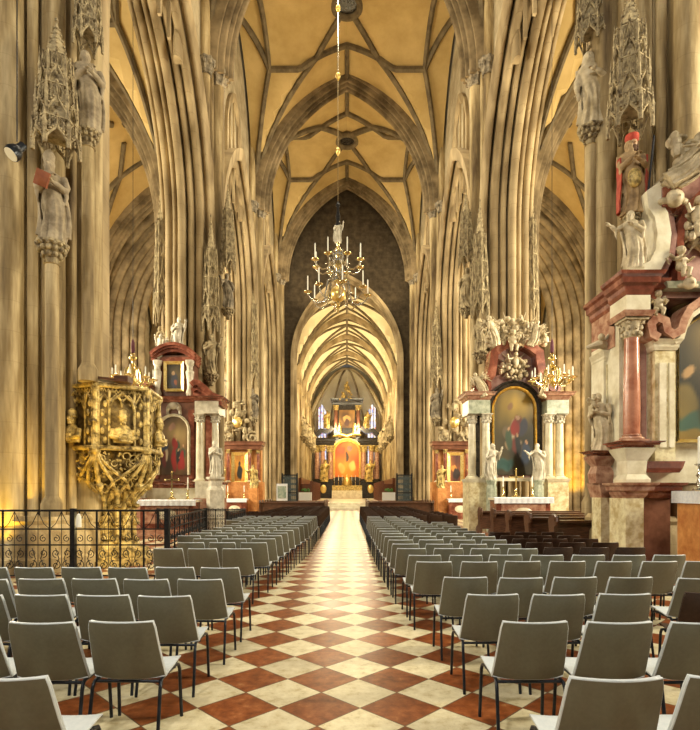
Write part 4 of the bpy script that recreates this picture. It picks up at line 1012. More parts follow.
# -- altar on the second right pier (arched painting, volutes, clouds)
def altar_right():
    Y = 21.4; k = Y/FPX; X0 = (513-347)*k
    def Z(y): return EYE+(491-y)*k
    def X(x): return (x-347)*k-X0
    o = empty('side_altar', (X0, Y, 0), 0, 'marble altar with arched painting and cloud carving on the second right pier', 'altar')
    zb = Z(479); w = X(534)-X(491); za = Z(475); zs = Z(410)
    for s in (-1,1):
        a, b = sorted((s*X(541), s*X(561)))
        block(o, 'pedestal', 'yellow_marble', (a,b,-.75,.4,0,zb-.15)); cornice(o, a, b, -.75, .4, zb-.15, .15, 'cream_marble', 'pedestal_moulding', ((0,0),(.4,.03),(1,.06)))
        for xx, yy in ((543.5,-.55),(556,-.35)): column(o, s*X(xx), yy, zb, Z(416), .155, 'cream_marble', 'marble_white')
        block(o, 'pilaster', 'black', (*sorted((s*X(547),s*X(552))),-.15,.3,zb,Z(416)))  # black strip standing in the gap between the paired columns
        block(o, 'entablature', 'green_marble', (a-.02,b+.02,-.72,.4,Z(416),Z(403))); cornice(o, a, b, -.72, .4, Z(403), .30, 'pink_marble')
        # volute of the attic
        m = MB(); cv = [(s*X(551),Z(393)),(s*X(549),Z(386)),(s*X(543),Z(383)),(s*X(538),Z(377)),(s*X(536),Z(365)),(s*X(535),Z(356)),(s*X(527),Z(350)),(s*X(521),Z(347))]
        strip(m, cv, -.55, .1, .32); strip(m, volute(s*X(548),Z(390),.36,1.5,20,s,2.2), -.6,.0,.12); m.build('volute', M['red_marble'], o, 40)
        p = P(513+s*29, 397, Y-.80); angel('statue_cream', (p.x, p.y, p.z+.0), 1.05, s*.5, s*.30, f'cream angel perched on the {"right" if s>0 else "left"} volute of the arched-painting altar')
    m = MB(); R = X(536); m.prism([(-X(540),zb)]+[(-X(540),Z(400)),(-X(535),Z(372)),(-X(533),Z(352)),(-X(526),Z(346)),(X(526),Z(346)),(X(533),Z(352)),(X(535),Z(372)),(X(540),Z(400)),(X(540),zb)], 0, .5, 'Y'); m.build('back_wall', M['purple_marble'], o, 0)
    m = MB(); arch_frame(m, w+.28, za-.1, zs, w/2+.18, .16, .12, 0); m.build('outer_frame', M['black'], o, 40)
    m = MB(); arch_frame(m, w-.04, za, zs, w/2, .2, .05, 0); m.build('picture_frame', M['gold'], o, 40)
    me = painter('painting', w-.06, Z(390)-za, 6, ((.03,.035,.02),(.14,.11,.04)), [(.42,.80,.07,.045,(.45,.30,.16)),(.58,.60,.10,.10,(.30,.08,.05)),(.48,.52,.08,.11,(.62,.56,.44)),(.72,.55,.11,.10,(.09,.09,.14)),(.58,.68,.04,.025,(.6,.44,.3)),(.34,.5,.10,.08,(.28,.22,.14)),(.52,.38,.16,.05,(.58,.48,.34)),(.62,.28,.12,.08,(.16,.14,.12)),(.35,.36,.08,.05,(.45,.34,.22)),(.3,.12,.22,.07,(.10,.20,.19)),(.7,.15,.18,.07,(.06,.05,.03))]+figs_scene(17,6,(.25,.78),(.22,.62)), arch=zs-za, glow=(.55,.82,(.62,.47,.14),.5))
    link('painting', me, o, (0, -.14, za))
    m = MB(); strip(m, [(-X(541)+.0, zb-.02),(X(541), zb-.02)], -.3, .2, .14); m.build('sill', M['cream_marble'], o, 0)
    # crown of clouds and cherub heads
    r = random.Random(4); m = MB()
    for i in range(150):
        a = r.uniform(0, PI); q = r.uniform(.3, 1.0); x = 1.22*q*math.cos(a); z = Z(347)+1.05*q*math.sin(a)
        m.blob((x, -.3+r.uniform(-.2,.15), z), r.uniform(.05,.17), .12, r.uniform(.05,.15), 8, 6)
    for i in range(11):
        a = PI*i/10; m.tube([(.6*math.cos(a),-.2,Z(343)+.5*math.sin(a)),(1.5*math.cos(a),-.2,Z(343)+1.25*math.sin(a))], [.06,.01], 4)
    m.build('cloud_carving', M['statue_cream'], o)
    m = MB()
    for i in range(70):
        a = r.uniform(0, 2*PI); q = r.uniform(0, 1)**.6; m.blob((.62*q*math.cos(a), -.12+r.uniform(-.2,.05), Z(370)+.42*q*math.sin(a)), r.uniform(.05,.12), .1, r.uniform(.05,.11), 7, 5)
    for i in range(14): a = 2*PI*i/14; m.tube([(.3*math.cos(a),-.1,Z(366)+.3*math.sin(a)),(.72*math.cos(a),-.06,Z(366)+.62*math.sin(a))], [.04,.01], 4)
    m.blob((0,-.34,Z(364)), .13,.12,.24); m.blob((0,-.38,Z(364)+.30), .085,.09,.10); m.tube([(-.1,-.34,Z(364)+.15),(-.3,-.4,Z(364)+.1),(-.36,-.42,Z(364)+.3)], .05, 6); m.tube([(.1,-.34,Z(364)+.15),(.28,-.4,Z(364)+.0),(.34,-.42,Z(364)-.1)], .05, 6)
    m.build('relief_cartouche', M['statue_cream'], o)
    p = P(500, 346, Y-.85); angel('statue_cream', (p.x-.15, p.y, p.z), 1.2, .5, -.3, 'cream angel left of the carved clouds on altar top')
    p = P(527, 346, Y-.85); angel('statue_cream', (p.x+.1, p.y, p.z), 1.0, -.5, .4, 'cream angel right of the carved clouds on altar top')
    p = P(513, 352, Y-.80); putto('statue_cream', 'cherub_statue', tuple(p), .9, 0, 'cream cherub seated amid the altar clouds')
    for x, lb, kk in ((491.5,'left',1),(538.5,'right',3)):
        p = P(x, 480, Y-.98); d = MB(); d.lathe([(.20,0),(.20,p.z-.3),(.17,p.z-.2),(.20,p.z-.08),(.22,p.z-.05),(.22,p.z)], 8, (0,0,0), ph=PI/8); dd = empty('statue_pedestal', (p.x, p.y, 0), 0, f'marble pedestal {lb} of the arched painting', 'pedestal'); d.build('shaft', M['green_marble'], dd, 0)
        anystatue(kk, 'marble_white', 'saint_statue', tuple(p), 1.42, -.2 if kk == 3 else .2, f'white saint statue {lb} of the arched painting')
    p = P(531, 460, Y-1.3); m = MB()
    h = Z(496)-.05
    table((X0-.27, Y-1.66, .3), 2.15, .9, h-.3, 'red_marble', 'red marble altar table under the arched painting', 'white cloth on the table under the arched painting', 'pink_marble')
    altar_cross((X0-.36, Y-1.5, h+.02), 1.05, 'brass cross under the arched painting')
    candlestick((X0-.85, Y-1.5, h+.02), .8, 'candlestick left of cross under the arched painting'); candlestick((X0+.25, Y-1.5, h+.02), .8, 'candlestick right of cross under the arched painting')
    steps((X0+.25, Y-1.12, 0), 3.6, 1.9, 2, .3, 'pink_marble', 'rose marble steps below the arched painting')
altar_right()

# -- the two altars on the third piers
def altar_third(s, xc, lb):
    Y = 33.4; k = Y/FPX; X0 = (xc-347)*k
    def Z(y): return EYE+(491-y)*k
    o = empty('side_altar', (X0, Y, 0), 0, f'orange-red altar with gilt figures on the third {lb} pier', 'altar')
    zb = Z(482)
    block(o, 'plinth', 'orange', (-1.5,1.5,-.3,.5,0,zb)); block(o, 'back_wall', 'orange', (-1.35,1.35,0,.5,zb,Z(446)))
    m = MB(); m.sweep([(-.42,0,Z(483)),(-.42,0,Z(454)),(.42,0,Z(454)),(.42,0,Z(483)),(-.42,0,Z(483))], [(-.1,0),(-.1,-.1),(.1,-.15),(.1,0)], (0,1,0)); m.build('picture_frame', M['gold'], o, 0)
    pal = ((.62,.34,.05),(.85,.52,.10)) if s < 0 else ((.20,.06,.02),(.5,.22,.06))
    fg = [(.5,.36,.22,.26,(.05,.05,.03)),(.5,.68,.10,.07,(.12,.08,.04))] if s < 0 else [(.4,.5,.25,.12,(.75,.42,.12)),(.6,.3,.3,.2,(.10,.05,.03))]
    link('painting', painter('painting', .75, Z(455)-Z(482), 4+s, pal, fg), o, (0,-.08,Z(482)))
    for q in (-1,1):
        for xx, yy in ((.68,-.3),(1.18,-.15)): column(o, q*xx, yy, zb, Z(450), .10, 'red_marble', 'gold_dull')
    cornice(o, -1.35, 1.35, -.4, .4, Z(450), .5, 'brown_marble', 'cornice')
    m = MB(); r = random.Random(11+s)
    for i in range(46):
        a = r.uniform(0, PI); q = r.uniform(.1,1)**.6; m.blob((1.05*q*math.cos(a), -.1+r.uniform(-.2,.1), Z(441)+2.6*q*math.sin(a)), r.uniform(.08,.22), .15, r.uniform(.08,.24), 7, 5)
    strip(m, volute(-.8, Z(438), .4, 1.4, 18, -1, 1.0), -.3, .2, .1); strip(m, volute(.8, Z(438), .4, 1.4, 18, 1, 1.0), -.3, .2, .1)
    m.build('carved_crest', M['carved'], o)
    m = MB(); m.blob((-.1,-.35,Z(423)), .3,.15,.36); m.build('gilt_medallion', M['gold'], o)
    for q in (-1,1):
        p = (X0+q*1.0, Y-.75, zb-.4); anystatue(1 if q < 0 else 3, 'gold_dull', 'gilt_saint_statue', p, 1.45, q*.2, f'small gilt saint statue at the {"left" if q<0 else "right"} of the third {lb} pier altar')
        d = MB(); d.box(-.26,.26,-.26,.26,0,zb-.4); dd = tag(d.build('statue_pedestal', M['orange'], None, 0), f'orange pedestal under {"left" if q<0 else "right"} gilt saint, third {lb} pier altar', 'pedestal'); dd.location = (p[0], p[1], 0)
    table((X0, Y-1.25, 0), 1.45, .8, Z(497)-.1, 'red_marble', f'small red altar table at the third {lb} pier', f'white cloth on the third {lb} pier altar table')
    candlestick((X0-.5, Y-1.2, Z(497)-.08), .8, f'left candlestick on the third {lb} pier altar'); candlestick((X0+.5, Y-1.2, Z(497)-.08), .8, f'right candlestick on the third {lb} pier altar')
altar_third(-1, 240, 'left'); altar_third(1, 455, 'right')
# ------------------------------------------------------------------ great altar on the nearest right pier
def altar_great():
    XC = 7.62; Y = 10.2
    def X(x, Yq=Y): return (x-347)*Yq/FPX
    def Z(y, Yq=Y): return EYE+(491-y)*Yq/FPX
    root = empty('side_altar', (0,0,0), 0, 'huge red and cream marble altar with columns on the nearest right pier', 'altar')
    for mir in (0, 1):
        o = root
        def mx(x): return x if not mir else 2*XC-x
        def B(name, mt, *b): return block(o, name, mt, *[(*sorted((mx(q[0]), mx(q[1]))), *q[2:]) for q in b])
        def C(x0, x1, y0, y1, z, h, mt, nm='cornice', st=None):
            a, b = sorted((mx(x0), mx(x1))); return cornice(o, a, b, y0, y1, z, h, mt, nm, st or ((0,.0),(.2,.04),(.4,.05),(.5,.12),(.75,.13),(.85,.18),(1,.20)))
        # lower pedestals, yellow marble with rose mouldings
        B('lower_pedestal', 'yellow_marble', (5.29,5.63,9.98,10.6,.05,1.56)); B('lower_pedestal', 'yellow_marble', (5.26,5.44,10.9,11.3,.05,1.56)); B('lower_pedestal', 'brown_marble', (5.63,6.30,10.25,11.4,.05,1.56))
        C(5.27,5.64,9.96,10.6,.0,.16,'pink_marble','foot_moulding'); C(5.25,5.44,10.9,11.3,.0,.16,'pink_marble','foot_moulding'); B('recess', 'red_marble', (5.44,5.6,10.6,11.3,.05,1.56))
        C(5.33,5.66,10.02,10.6,1.56,.30,'pink_marble','pedestal_cornice'); C(5.28,5.46,10.9,11.4,1.56,.30,'pink_marble','pedestal_cornice',((0,0),(.4,.04),(1,.09))); C(5.86,6.30,10.2,11.4,1.56,.30,'red_marble','pedestal_cornice')
        m = MB(); q = 4; prof = [(.27,0),(.27,.06),(.20,.16),(.22,.42),(.32,.60),(.34,.66)]
        m.lathe(prof, 4, (mx(5.53),10.22,1.86), 1.25, 1.25, ph=PI/4); m.build('vase_pedestal', M['cream_marble'], o, 20)
        m = MB(); m.lathe([(.20,0),(.22,.2),(.17,.35),(.28,.5),(.29,.56)], 4, (mx(5.28),10.95,1.86), 1.2, 1.2, ph=PI/4); m.build('side_bracket', M['pink_marble'], o, 20)
        C(5.30,5.76,10.0,10.5,2.50,.14,'red_marble','pedestal_cap'); C(5.14,5.42,10.78,11.2,2.42,.10,'red_marble','pedestal_cap')
        # columns
        column(o, mx(5.53), 10.22, 2.64, 5.02, .150, 'coral_marble', 'statue_cream', 'pink_marble')
        # wing pilaster behind the monk
        B('wing_pilaster', 'cream_marble', (5.39,5.66,11.05,11.6,1.86,4.75)); B('wing_panel', 'yellow_marble', (5.44,5.60,11.01,11.06,2.6,4.35))
        C(5.41,5.66,11.03,11.6,4.42,.22,'cream_marble','wing_capital',((0,0),(.3,.03),(.5,.03),(1,.08)))
        # wall between column and picture
        B('back_wall', 'cream_marble', (5.46,7.62,10.55,11.4,1.86,5.1)); B('violet_panel', 'purple_marble', (5.78,5.98,10.5,10.56,2.6,4.9))
        B('inner_pilaster', 'yellow_marble', (6.02,6.42,10.28,10.6,2.2,4.45)); B('pilaster_panel', 'cream_marble', (6.09,6.22,10.24,10.29,2.55,4.2)); B('pilaster_panel', 'cream_marble', (6.28,6.38,10.24,10.29,2.55,4.2))
        C(6.00,6.44,10.26,10.6,4.45,.20,'cream_marble','pilaster_capital',((0,0),(.3,.03),(.5,.03),(1,.09))); C(5.80,6.50,10.28,10.6,2.06,.22,'red_marble','dado_moulding',((0,0),(.4,.04),(1,.07)))
        # entablature blocks and cornices, broken forward over the column
        B('entablature', 'cream_marble', (5.30,5.76,9.98,10.6,5.02,5.42)); B('entablature', 'pink_marble', (5.44,5.7,10.7,11.7,4.64,5.42)); C(5.28,5.78,9.96,10.6,5.02,.10,'pink_marble','architrave',((0,0),(.5,.03),(1,.05)))
        C(5.30,5.76,9.98,10.6,5.42,.40,'red_marble'); C(5.46,5.7,10.55,11.75,5.42,.40,'red_marble')
        C(5.76,6.05,10.3,10.8,5.46,.34,'red_marble','recessed_cornice')
        m = MB(); m.lathe([(.30,0),(.27,.03),(.19,.07),(.18,.10),(.22,.13)], 4, (mx(5.50),10.12,5.82), ph=PI/4); m.build('statue_block', M['cream_marble'], o, 0)
        # scrolled moulding rising over the picture
        cv = [(mx(x), z) for x, z in ((6.02,4.66),(5.90,4.72),(5.86,4.92),(5.98,5.05),(6.14,4.98),(6.18,4.80),(6.30,4.72),(6.44,4.80),(6.50,5.0),(6.62,5.22),(6.90,5.42),(7.25,5.52),(7.62,5.55))]
        m = MB()
        sm = []
        for i in range(len(cv)-1):
            for t in (0,.33,.66): sm.append((cv[i][0]*(1-t)+cv[i+1][0]*t, cv[i][1]*(1-t)+cv[i+1][1]*t))
        sm.append(cv[-1]); strip(m, sm, 10.12, 10.6, .15); m.build('scrolled_moulding', M['pink_marble'], o, 50)
        m = MB(); strip(m, [(x+(.06 if not mir else -.06), z-.13) for x, z in sm[18:]], 10.2, 10.6, .09); m.build('inner_moulding', M['cream_marble'], o, 50)
        # attic: concave volute and violet field
        vol = [(5.62,5.86),(5.86,5.98),(6.00,6.25),(6.04,6.6),(5.98,6.95),(5.86,7.15),(5.84,7.35),(6.02,7.48)]
        m = MB(); strip(m, [(mx(x), z) for x, z in vol], 10.0, 10.7, .26); m.build('attic_volute', M['cream_marble'], o, 50)
        m = MB(); strip(m, [(mx(x+.2), z) for x, z in vol], 10.1, 10.7, .20); m.build('attic_volute_edge', M['purple_marble'], o, 50)
        B('attic_block', 'red_marble', (5.98,6.34,9.95,10.6,7.10,7.45))
        m = MB(); m.prism([(mx(x), z) for x, z in ((5.95,5.5),(6.12,6.0),(6.2,6.6),(6.1,7.1),(6.1,7.5),(6.5,7.95),(7.0,8.2),(7.62,8.3),(7.62,5.5))], 10.35, 11.2, 'Y'); m.build('attic_wall', M['purple_marble'], o, 0)
        ga = [(6.02,7.46),(6.14,7.62),(6.32,7.72),(6.5,7.98),(6.8,8.22),(7.2,8.36),(7.62,8.42)]
        m = MB(); strip(m, [(mx(x), z) for x, z in ga], 9.9, 10.6, .16); strip(m, [(mx(x), z+.13) for x, z in ga], 9.8, 10.6, .10); m.build('gable_moulding', M['statue_cream'], o, 50)
        ra = [(6.42,5.75),(6.40,6.3),(6.42,6.8),(6.55,7.15),(6.8,7.4),(7.2,7.52),(7.62,7.56)]
        m = MB(); strip(m, [(mx(x), z) for x, z in ra], 10.1, 10.4, .14); m.build('attic_frame', M['red_marble'], o, 50)
        C(6.2,7.6,10.15,10.6,5.62,.10,'green_marble','attic_sill',((0,0),(1,.08)))
    # picture with black ground and gilt frame
    m = MB(); arch_frame(m, 2.34, 2.68, 4.55, .78, .14, .07, 0); q = m.build('picture_frame', M['black'], root, 40); q.location = (XC, 10.5, 0)
    m = MB(); arch_frame(m, 2.22, 2.70, 4.55, .72, .15, .025, 0); m.box(-1.12,1.12,-.14,0,2.66,2.72); q = m.build('gilt_frame', M['gold'], root, 40); q.location = (XC, 10.5, 0)
    me = painter('painting', 2.2, 2.55, 13, ((.02,.025,.012),(.10,.075,.03)), [(.10,.30,.10,.16,(.30,.24,.10)),(.12,.54,.05,.045,(.50,.36,.2)),(.16,.12,.13,.10,(.12,.20,.16)),(.30,.22,.1,.12,(.10,.12,.05)),(.45,.35,.15,.2,(.38,.28,.12)),(.70,.4,.16,.2,(.32,.08,.05)),(.5,.62,.06,.05,(.6,.45,.3)),(.1,.04,.2,.05,(.35,.27,.1))], arch=1.85, glow=(.5,.85,(.4,.3,.1),.35))
    link('painting', me, root, (XC, 10.46, 2.7))
    # figures
    tr = empty('monk_statue', (5.28, 10.96, 2.53), math.radians(-50), 'cream monk statue holding up a child at the altar side', 'statue')
    link('body', fig('monk', 'statue_cream', arms=(('bent',1),('bent',-1)), seed=21, hood=False, lean=.05, beard=False), tr, sc=1.22)
    h = 1.22
    if 'statue_cream' not in _pu: _pu['statue_cream'] = remesh(putto_mesh(), 'body', M['statue_cream'], .009, 2)
    c = link('held_child', _pu['statue_cream'], tr, (0, -.27, .66*h), PI, .36/.8)
    p = P(629, 278, 10.1); anystatue(3, 'statue_cream', 'saint_statue', (5.50, 10.12, 5.95), 1.15, -.5, 'cream statue of draped woman on cornice of the huge altar')
    putto('statue_cream', 'cherub_statue', (6.32, 9.95, 6.02-.30), .62, .3, 'cream cherub standing on the sill beside the attic scroll')
    putto('statue_cream', 'cherub_statue', (5.98, 10.10, 5.04), .52, -.3, 'cream cherub seated over the scrolled moulding of huge altar')
    m = MB()
    r = random.Random(31)
    for i in range(90):
        a = r.uniform(0, 2*PI); q = r.uniform(0, 1)**.6; m.blob((7.0+.52*q*math.cos(a), 10.18+r.uniform(-.14,.1), 6.85+.55*q*math.sin(a)), r.uniform(.04,.12), .09, r.uniform(.04,.11), 7, 5)
    m.blob((6.66,10.0,6.95), .10,.10,.19); m.blob((6.66,9.96,7.2), .08,.08,.09); m.tube([(6.6,10.0,7.08),(6.48,9.94,7.0),(6.42,9.92,7.12)], .04, 6); m.tube([(6.66,9.98,6.82),(6.58,9.9,6.68),(6.62,9.92,6.5)], [.06,.055,.03], 6)
    for k in range(9): a = 2*PI*k/9; m.tube([(6.95+.3*math.cos(a),10.2,6.85+.3*math.sin(a)),(6.95+.62*math.cos(a),10.25,6.85+.62*math.sin(a))], [.05,.01], 4)
    m.build('cloud_relief', M['statue_cream'], root)
    for x, z, q in ((6.18,7.22,.17),(6.46,5.62,.12)):
        m = MB(); m.blob((x,9.92,z), q,q*.8,q); m.blob((x-q,9.97,z-.03), q*.7,q*.4,q*.4); m.blob((x+q,9.97,z-.03), q*.7,q*.4,q*.4); m.tube([(x,9.92-q*.75,z),(x,9.92-q*.95,z-.03)], .02, 5); m.build('cherub_head', M['statue_cream'], root)
    angel('statue_cream', (6.02, 9.85, 7.50), 1.15, -.4, 1.05, 'cream angel reclining along the gable of the huge altar')
    angel('statue_cream', (7.0, 9.75, 8.15), .95, .5, .5, 'cream angel perched higher on the gable of huge altar')
    m = MB(); r = random.Random(9)
    for i in range(30): m.blob((6.3+r.uniform(0,1.3), 10.2+r.uniform(-.1,.1), 8.1+r.uniform(-.05,.5)), r.uniform(.07,.16), .12, r.uniform(.06,.14), 7, 5)
    m.build('cloud_cresting', M['statue_cream'], root)
    m = MB(); m.tube([(5.05,11.1,4.72),(5.30,11.0,4.78),(5.5,11.1,4.74)], [.04,.10,.09], 8); m.blob((5.28,10.92,4.9), .07); m.tube([(5.32,11.0,4.78),(5.45,10.95,4.94),(5.55,10.95,4.86)], .04, 6); m.build('small_winged_figure', M['statue_cream'], root)
    # altar table on a carpeted platform
    pl = MB(); pl.box(5.85,9.4,8.3,9.96,.0,.14); pl.box(6.0,9.4,8.55,9.96,.14,.28)
    tag(pl.build('altar_platform', M['carpet'], None, 0), 'orange carpeted platform before the huge altar', 'platform')
    t = empty('altar_table', (0,0,0), 0, 'red-brown marble altar table standing on the orange platform', 'altar table')
    block(t, 'table_body', 'cream_marble', (6.12,9.1,8.95,9.75,.28,1.60)); block(t, 'front_panel', 'orange', (6.22,9.0,8.89,8.96,.42,1.52)); block(t, 'side_panel', 'orange', (6.08,6.13,9.02,9.68,.42,1.52)); block(t, 'table_slab', 'cream_marble', (6.06,9.16,8.86,9.8,1.60,1.68))
    c = MB(); rows = [[(6.03+3.16*i/70, y+(.014*math.sin(i*1.3) if z < 1.6 else 0), z) for i in range(71)] for y, z in ((9.78,1.695),(8.84,1.695),(8.825,1.66),(8.815,1.46))]
    s, _ = sheet(rows, .008); s.box(6.03,6.045,8.84,9.78,1.48,1.70); tag(s.build('altar_cloth', M['cloth']), 'white linen cloth over the red-brown marble altar table', 'altar cloth')
    candlestick((6.16, 9.2, 1.71), .95, 'pewter candlestick with tall white candle on nearest altar', None, .5, 'silver')
altar_great()

# ------------------------------------------------------------------ pulpit
def pulpit():
    cx, cy = -5.56, 12.45; R = 1.05; zb, zt = 2.66, 3.98
    o = empty('pulpit', (cx, cy, 0), math.radians(36), 'golden gothic stone pulpit with busts looking out of its panels', 'pulpit')
    g = M['gold_dull']
    m = MB(); m.lathe([(1.0,0),(1.0,.15),(.85,.18),(.85,.33),(.68,.38),(.60,.55)], 6); m.build('base', g, o, 0)
    # stem: bundle of colonnettes with small niches
    m = MB(); m.lathe([(.38,.3),(.34,.5),(.34,1.4),(.45,1.7)], 12)
    for k in range(6):
        a = PI/3*k+PI/6; x, y = .50*math.cos(a), .50*math.sin(a)
        m.tube([(x,y,.4),(x,y,.62),(x,y,1.55),(x*1.15,y*1.15,1.75)], [.10,.06,.055,.11], 8)
        for z in (.55,.95,1.35): m.blob((x*1.08,y*1.08,z), .10,.10,.06, 8, 5)
        for j in range(5):
            z = .5+.24*j; m.blob((x*.72*1.02, y*.72, z), .09,.09,.11, 6, 4)
        a2 = a+PI/6; m.tube([(.40*math.cos(a2),.40*math.sin(a2),.45),(.44*math.cos(a2+.12),.44*math.sin(a2+.12),.85),(.40*math.cos(a2-.1),.40*math.sin(a2-.1),1.25),(.46*math.cos(a2),.46*math.sin(a2),1.7)], [.05,.035,.045,.05], 6)
    m.build('stem', g, o)
    for k in range(6):
        a = PI/3*k; s = link('stem_statuette', fig('gold_dull1', 'gold_dull', **VAR[1]), o, (.47*math.cos(a), .47*math.sin(a), .60), a+PI/2, .66)
    # bowl
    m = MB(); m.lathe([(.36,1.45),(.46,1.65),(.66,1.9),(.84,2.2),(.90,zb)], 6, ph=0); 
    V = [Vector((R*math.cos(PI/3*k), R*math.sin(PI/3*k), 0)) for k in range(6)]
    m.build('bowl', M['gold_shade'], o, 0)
    for k in range(6):
        A, B = V[k], V[(k+1)%6]; out = ((A+B)/2).normalized(); m = MB(); r = random.Random(k)
        def Q(u, z, s=1.0, d=0): 
            p = (A+(B-A)*u)*s + out*d; return (p.x, p.y, z)
        # interlacing ogee arches below the parapet
        for u0, u1 in ((0,1),(1,0),(0,.5),(1,.5)):
            m.tube([Q(u0,zb-.02,1.0,.02), Q(u0+(u1-u0)*.10,zb-.28,1.0,.05), Q(u0+(u1-u0)*.34,zb-.52,.98,.04), Q(u0+(u1-u0)*.62,zb-.72,.88,.02), Q(u0+(u1-u0)*.9,zb-1.0,.66)], [.03,.04,.04,.04,.03], 6)
        for q in range(90):
            u = r.uniform(.03,.97); z = zb-r.uniform(.05,1.0); s = 1.03-.42*(zb-z)**1.6; m.blob(Q(u,z,s,.0), r.uniform(.018,.042), None, None, 5, 4)
        for q in range(20):
            u = r.uniform(.08,.92); z = zb-r.uniform(.1,.95); s = 1.03-.42*(zb-z)**1.6; R0 = r.uniform(.06,.11)
            m.tube([Q(u+R0*math.cos(t*PI/4), z+R0*math.sin(t*PI/4), s, .02) for t in range(8)], .018, 5, closed=True)
        m.tube([Q(0,zb,1.0,.0), (V[k].x*.98, V[k].y*.98, zb-.4), (V[k].x*.80, V[k].y*.80, zb-.85), (V[k].x*.50, V[k].y*.50, zb-1.2)], [.06,.055,.05,.04], 8)
        m.blob((V[k].x*.99, V[k].y*.99, zb-.08), .10, None, None, 8, 6); m.blob((V[k].x*.80, V[k].y*.80, zb-.85), .10, None, None, 8, 6)
        m.build('bowl_tracery', g, o)
        # parapet panel
        w = (B-A).length; Mx = Matrix.Translation(((A+B)/2)) @ Matrix.Rotation(math.atan2((B-A).y, (B-A).x), 4, 'Z')
        # local: x along the face, -y outward
        s = -1 if (Mx @ Vector((0,-1,0)) - Mx @ Vector((0,0,0))).dot(out) > 0 else 1
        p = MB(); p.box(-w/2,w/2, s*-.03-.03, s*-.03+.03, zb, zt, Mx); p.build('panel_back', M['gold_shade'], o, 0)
        t = MB(); y0 = s*.05
        for u in (-w*.46, -w*.25, w*.25, w*.46): t.tube([(u,y0,zb+.05),(u,y0,zt-.08)], .028, 6, M=Mx)
        for c0 in (-w*.125-.0, w*.125): t.tube([(c0-w*.125,y0,zt-.42),(c0-w*.10,y0*1.6,zt-.28),(c0,y0*1.6,zt-.16),(c0+w*.10,y0*1.6,zt-.28),(c0+w*.125,y0,zt-.42)], .024, 6, M=Mx)
        t.tube([(-w*.25,y0,zt-.50),(-w*.2,y0*2,zt-.30),(0,y0*2.2,zt-.12),(w*.2,y0*2,zt-.30),(w*.25,y0,zt-.50)], .03, 6, M=Mx)
        for c0 in (-w*.355, w*.355):
            t.tube([(c0-.1,y0,zt-.35),(c0,y0*1.5,zt-.15),(c0+.1,y0,zt-.35)], .024, 6, M=Mx)
            for q in range(5): t.blob((c0+.03*(-1)**q, y0, zb+.15+.2*q), .05, .035, .08, 6, 4, Mx)
        for q in range(30): t.blob((random.Random(q*7+k).uniform(-w*.46,w*.46), y0*.9, zt-random.Random(q*3+k).uniform(.05,.40)), .028, None, None, 5, 3, Mx)
        for q in range(12):
            xx = -w*.42+w*.84*q/11; t.tube([(xx-.035,y0,zt-.12),(xx,y0*1.4,zt-.04),(xx+.035,y0,zt-.12)], .014, 5, M=Mx)
        t.build('panel_tracery', g, o)
        b = MB(); yb = s*.16
        b.lathe([(.20,0),(.23,.10),(.21,.26),(.12,.36),(.055,.40),(.05,.46)], 16, (0,yb,zb+.10), 1.0, .62, M=Mx)
        b.blob((0,yb+s*.02,zb+.62), .085,.095,.115, 12, 9, Mx); b.lathe([(.098,-.02),(.115,.0),(.10,.06),(.085,.14),(.03,.18)], 12, (0,yb,zb+.66), M=Mx)
        b.tube([(0,yb+s*.09,zb+.63),(0,yb+s*.12,zb+.60)], [.012,.02], 5, M=Mx); b.blob((0,yb+s*.06,zb+.53), .05,.05,.05, 8, 5, Mx)
        for e in (-1,1): b.tube([(e*.2,yb,zb+.38),(e*.25,yb+s*.05,zb+.22),(e*.12,yb+s*.13,zb+.18),(0,yb+s*.15,zb+.2)], [.06,.065,.05,.035], 8, M=Mx)
        b.box(-.12,.12,min(yb+s*.12,yb+s*.17),max(yb+s*.12,yb+s*.17),zb+.12,zb+.28,Mx)
        b.build('relief_bust', g, o)
        # corner shafts
        c = MB(); x, y = V[k].x*1.03, V[k].y*1.03
        c.lathe([(.10,-.12),(.12,-.05),(.07,.02),(.06,.5),(.085,.54),(.06,.6),(.055,1.2),(.10,1.28),(.10,1.34)], 8, (x,y,zb)); c.build('corner_shaft', g, o)
    for z, r0, h, nm in ((zt-.02, 1.13, .09, 'top_rail'), (zb-.06, 1.12, .09, 'lower_rail')):
        m = MB(); q = [(r0*math.cos(PI/3*k), r0*math.sin(PI/3*k), z+h/2) for k in range(6)]
        for a, b in zip(q, q[1:]+q[:1]): m.tube([a, b], h*.62, 8)
        m.build(nm, g, o)
    m = MB(); m.lathe([(.95,zb-.02),(.95,zb+.05)], 6); m.build('floor_slab', g, o, 0)
    # dark reading board lying on the rail
    b = MB(); b.box(-.34,.34,-.20,.2,0,.05, Matrix.Rotation(.12,4,'Y')); b.box(.10,.40,-.18,.1,-.03,.10)
    q = b.build('reading_board', M['wood'], None, 0); q.location = (cx+.42, cy-.90, zt+.12); tag(q, 'dark reading board with metal lamp lying on the pulpit rail', 'reading board')
    # stone stair wall winding behind
    w = MB()
    for k in range(9):
        a = math.radians(150+14*k); x, y = cx-1.15+1.15*math.cos(a), cy+.6+1.0*math.sin(a); w.tube([(x,y,0),(x,y,3.75)], .12, 8)
    w.add(*[(lambda pts: ([(x,y,z) for z in (0,3.75) for x, y in pts], [(i,i+1,9+i+1,9+i) for i in range(8)]))([(cx-1.15+1.15*math.cos(math.radians(150+14*k)), cy+.6+1.0*math.sin(math.radians(150+14*k))) for k in range(9)])][0])
    q = w.build('stair_wall', M['arch'], None, 40); tag(q, 'curved stone stair wall rising behind the golden pulpit', 'stair wall')
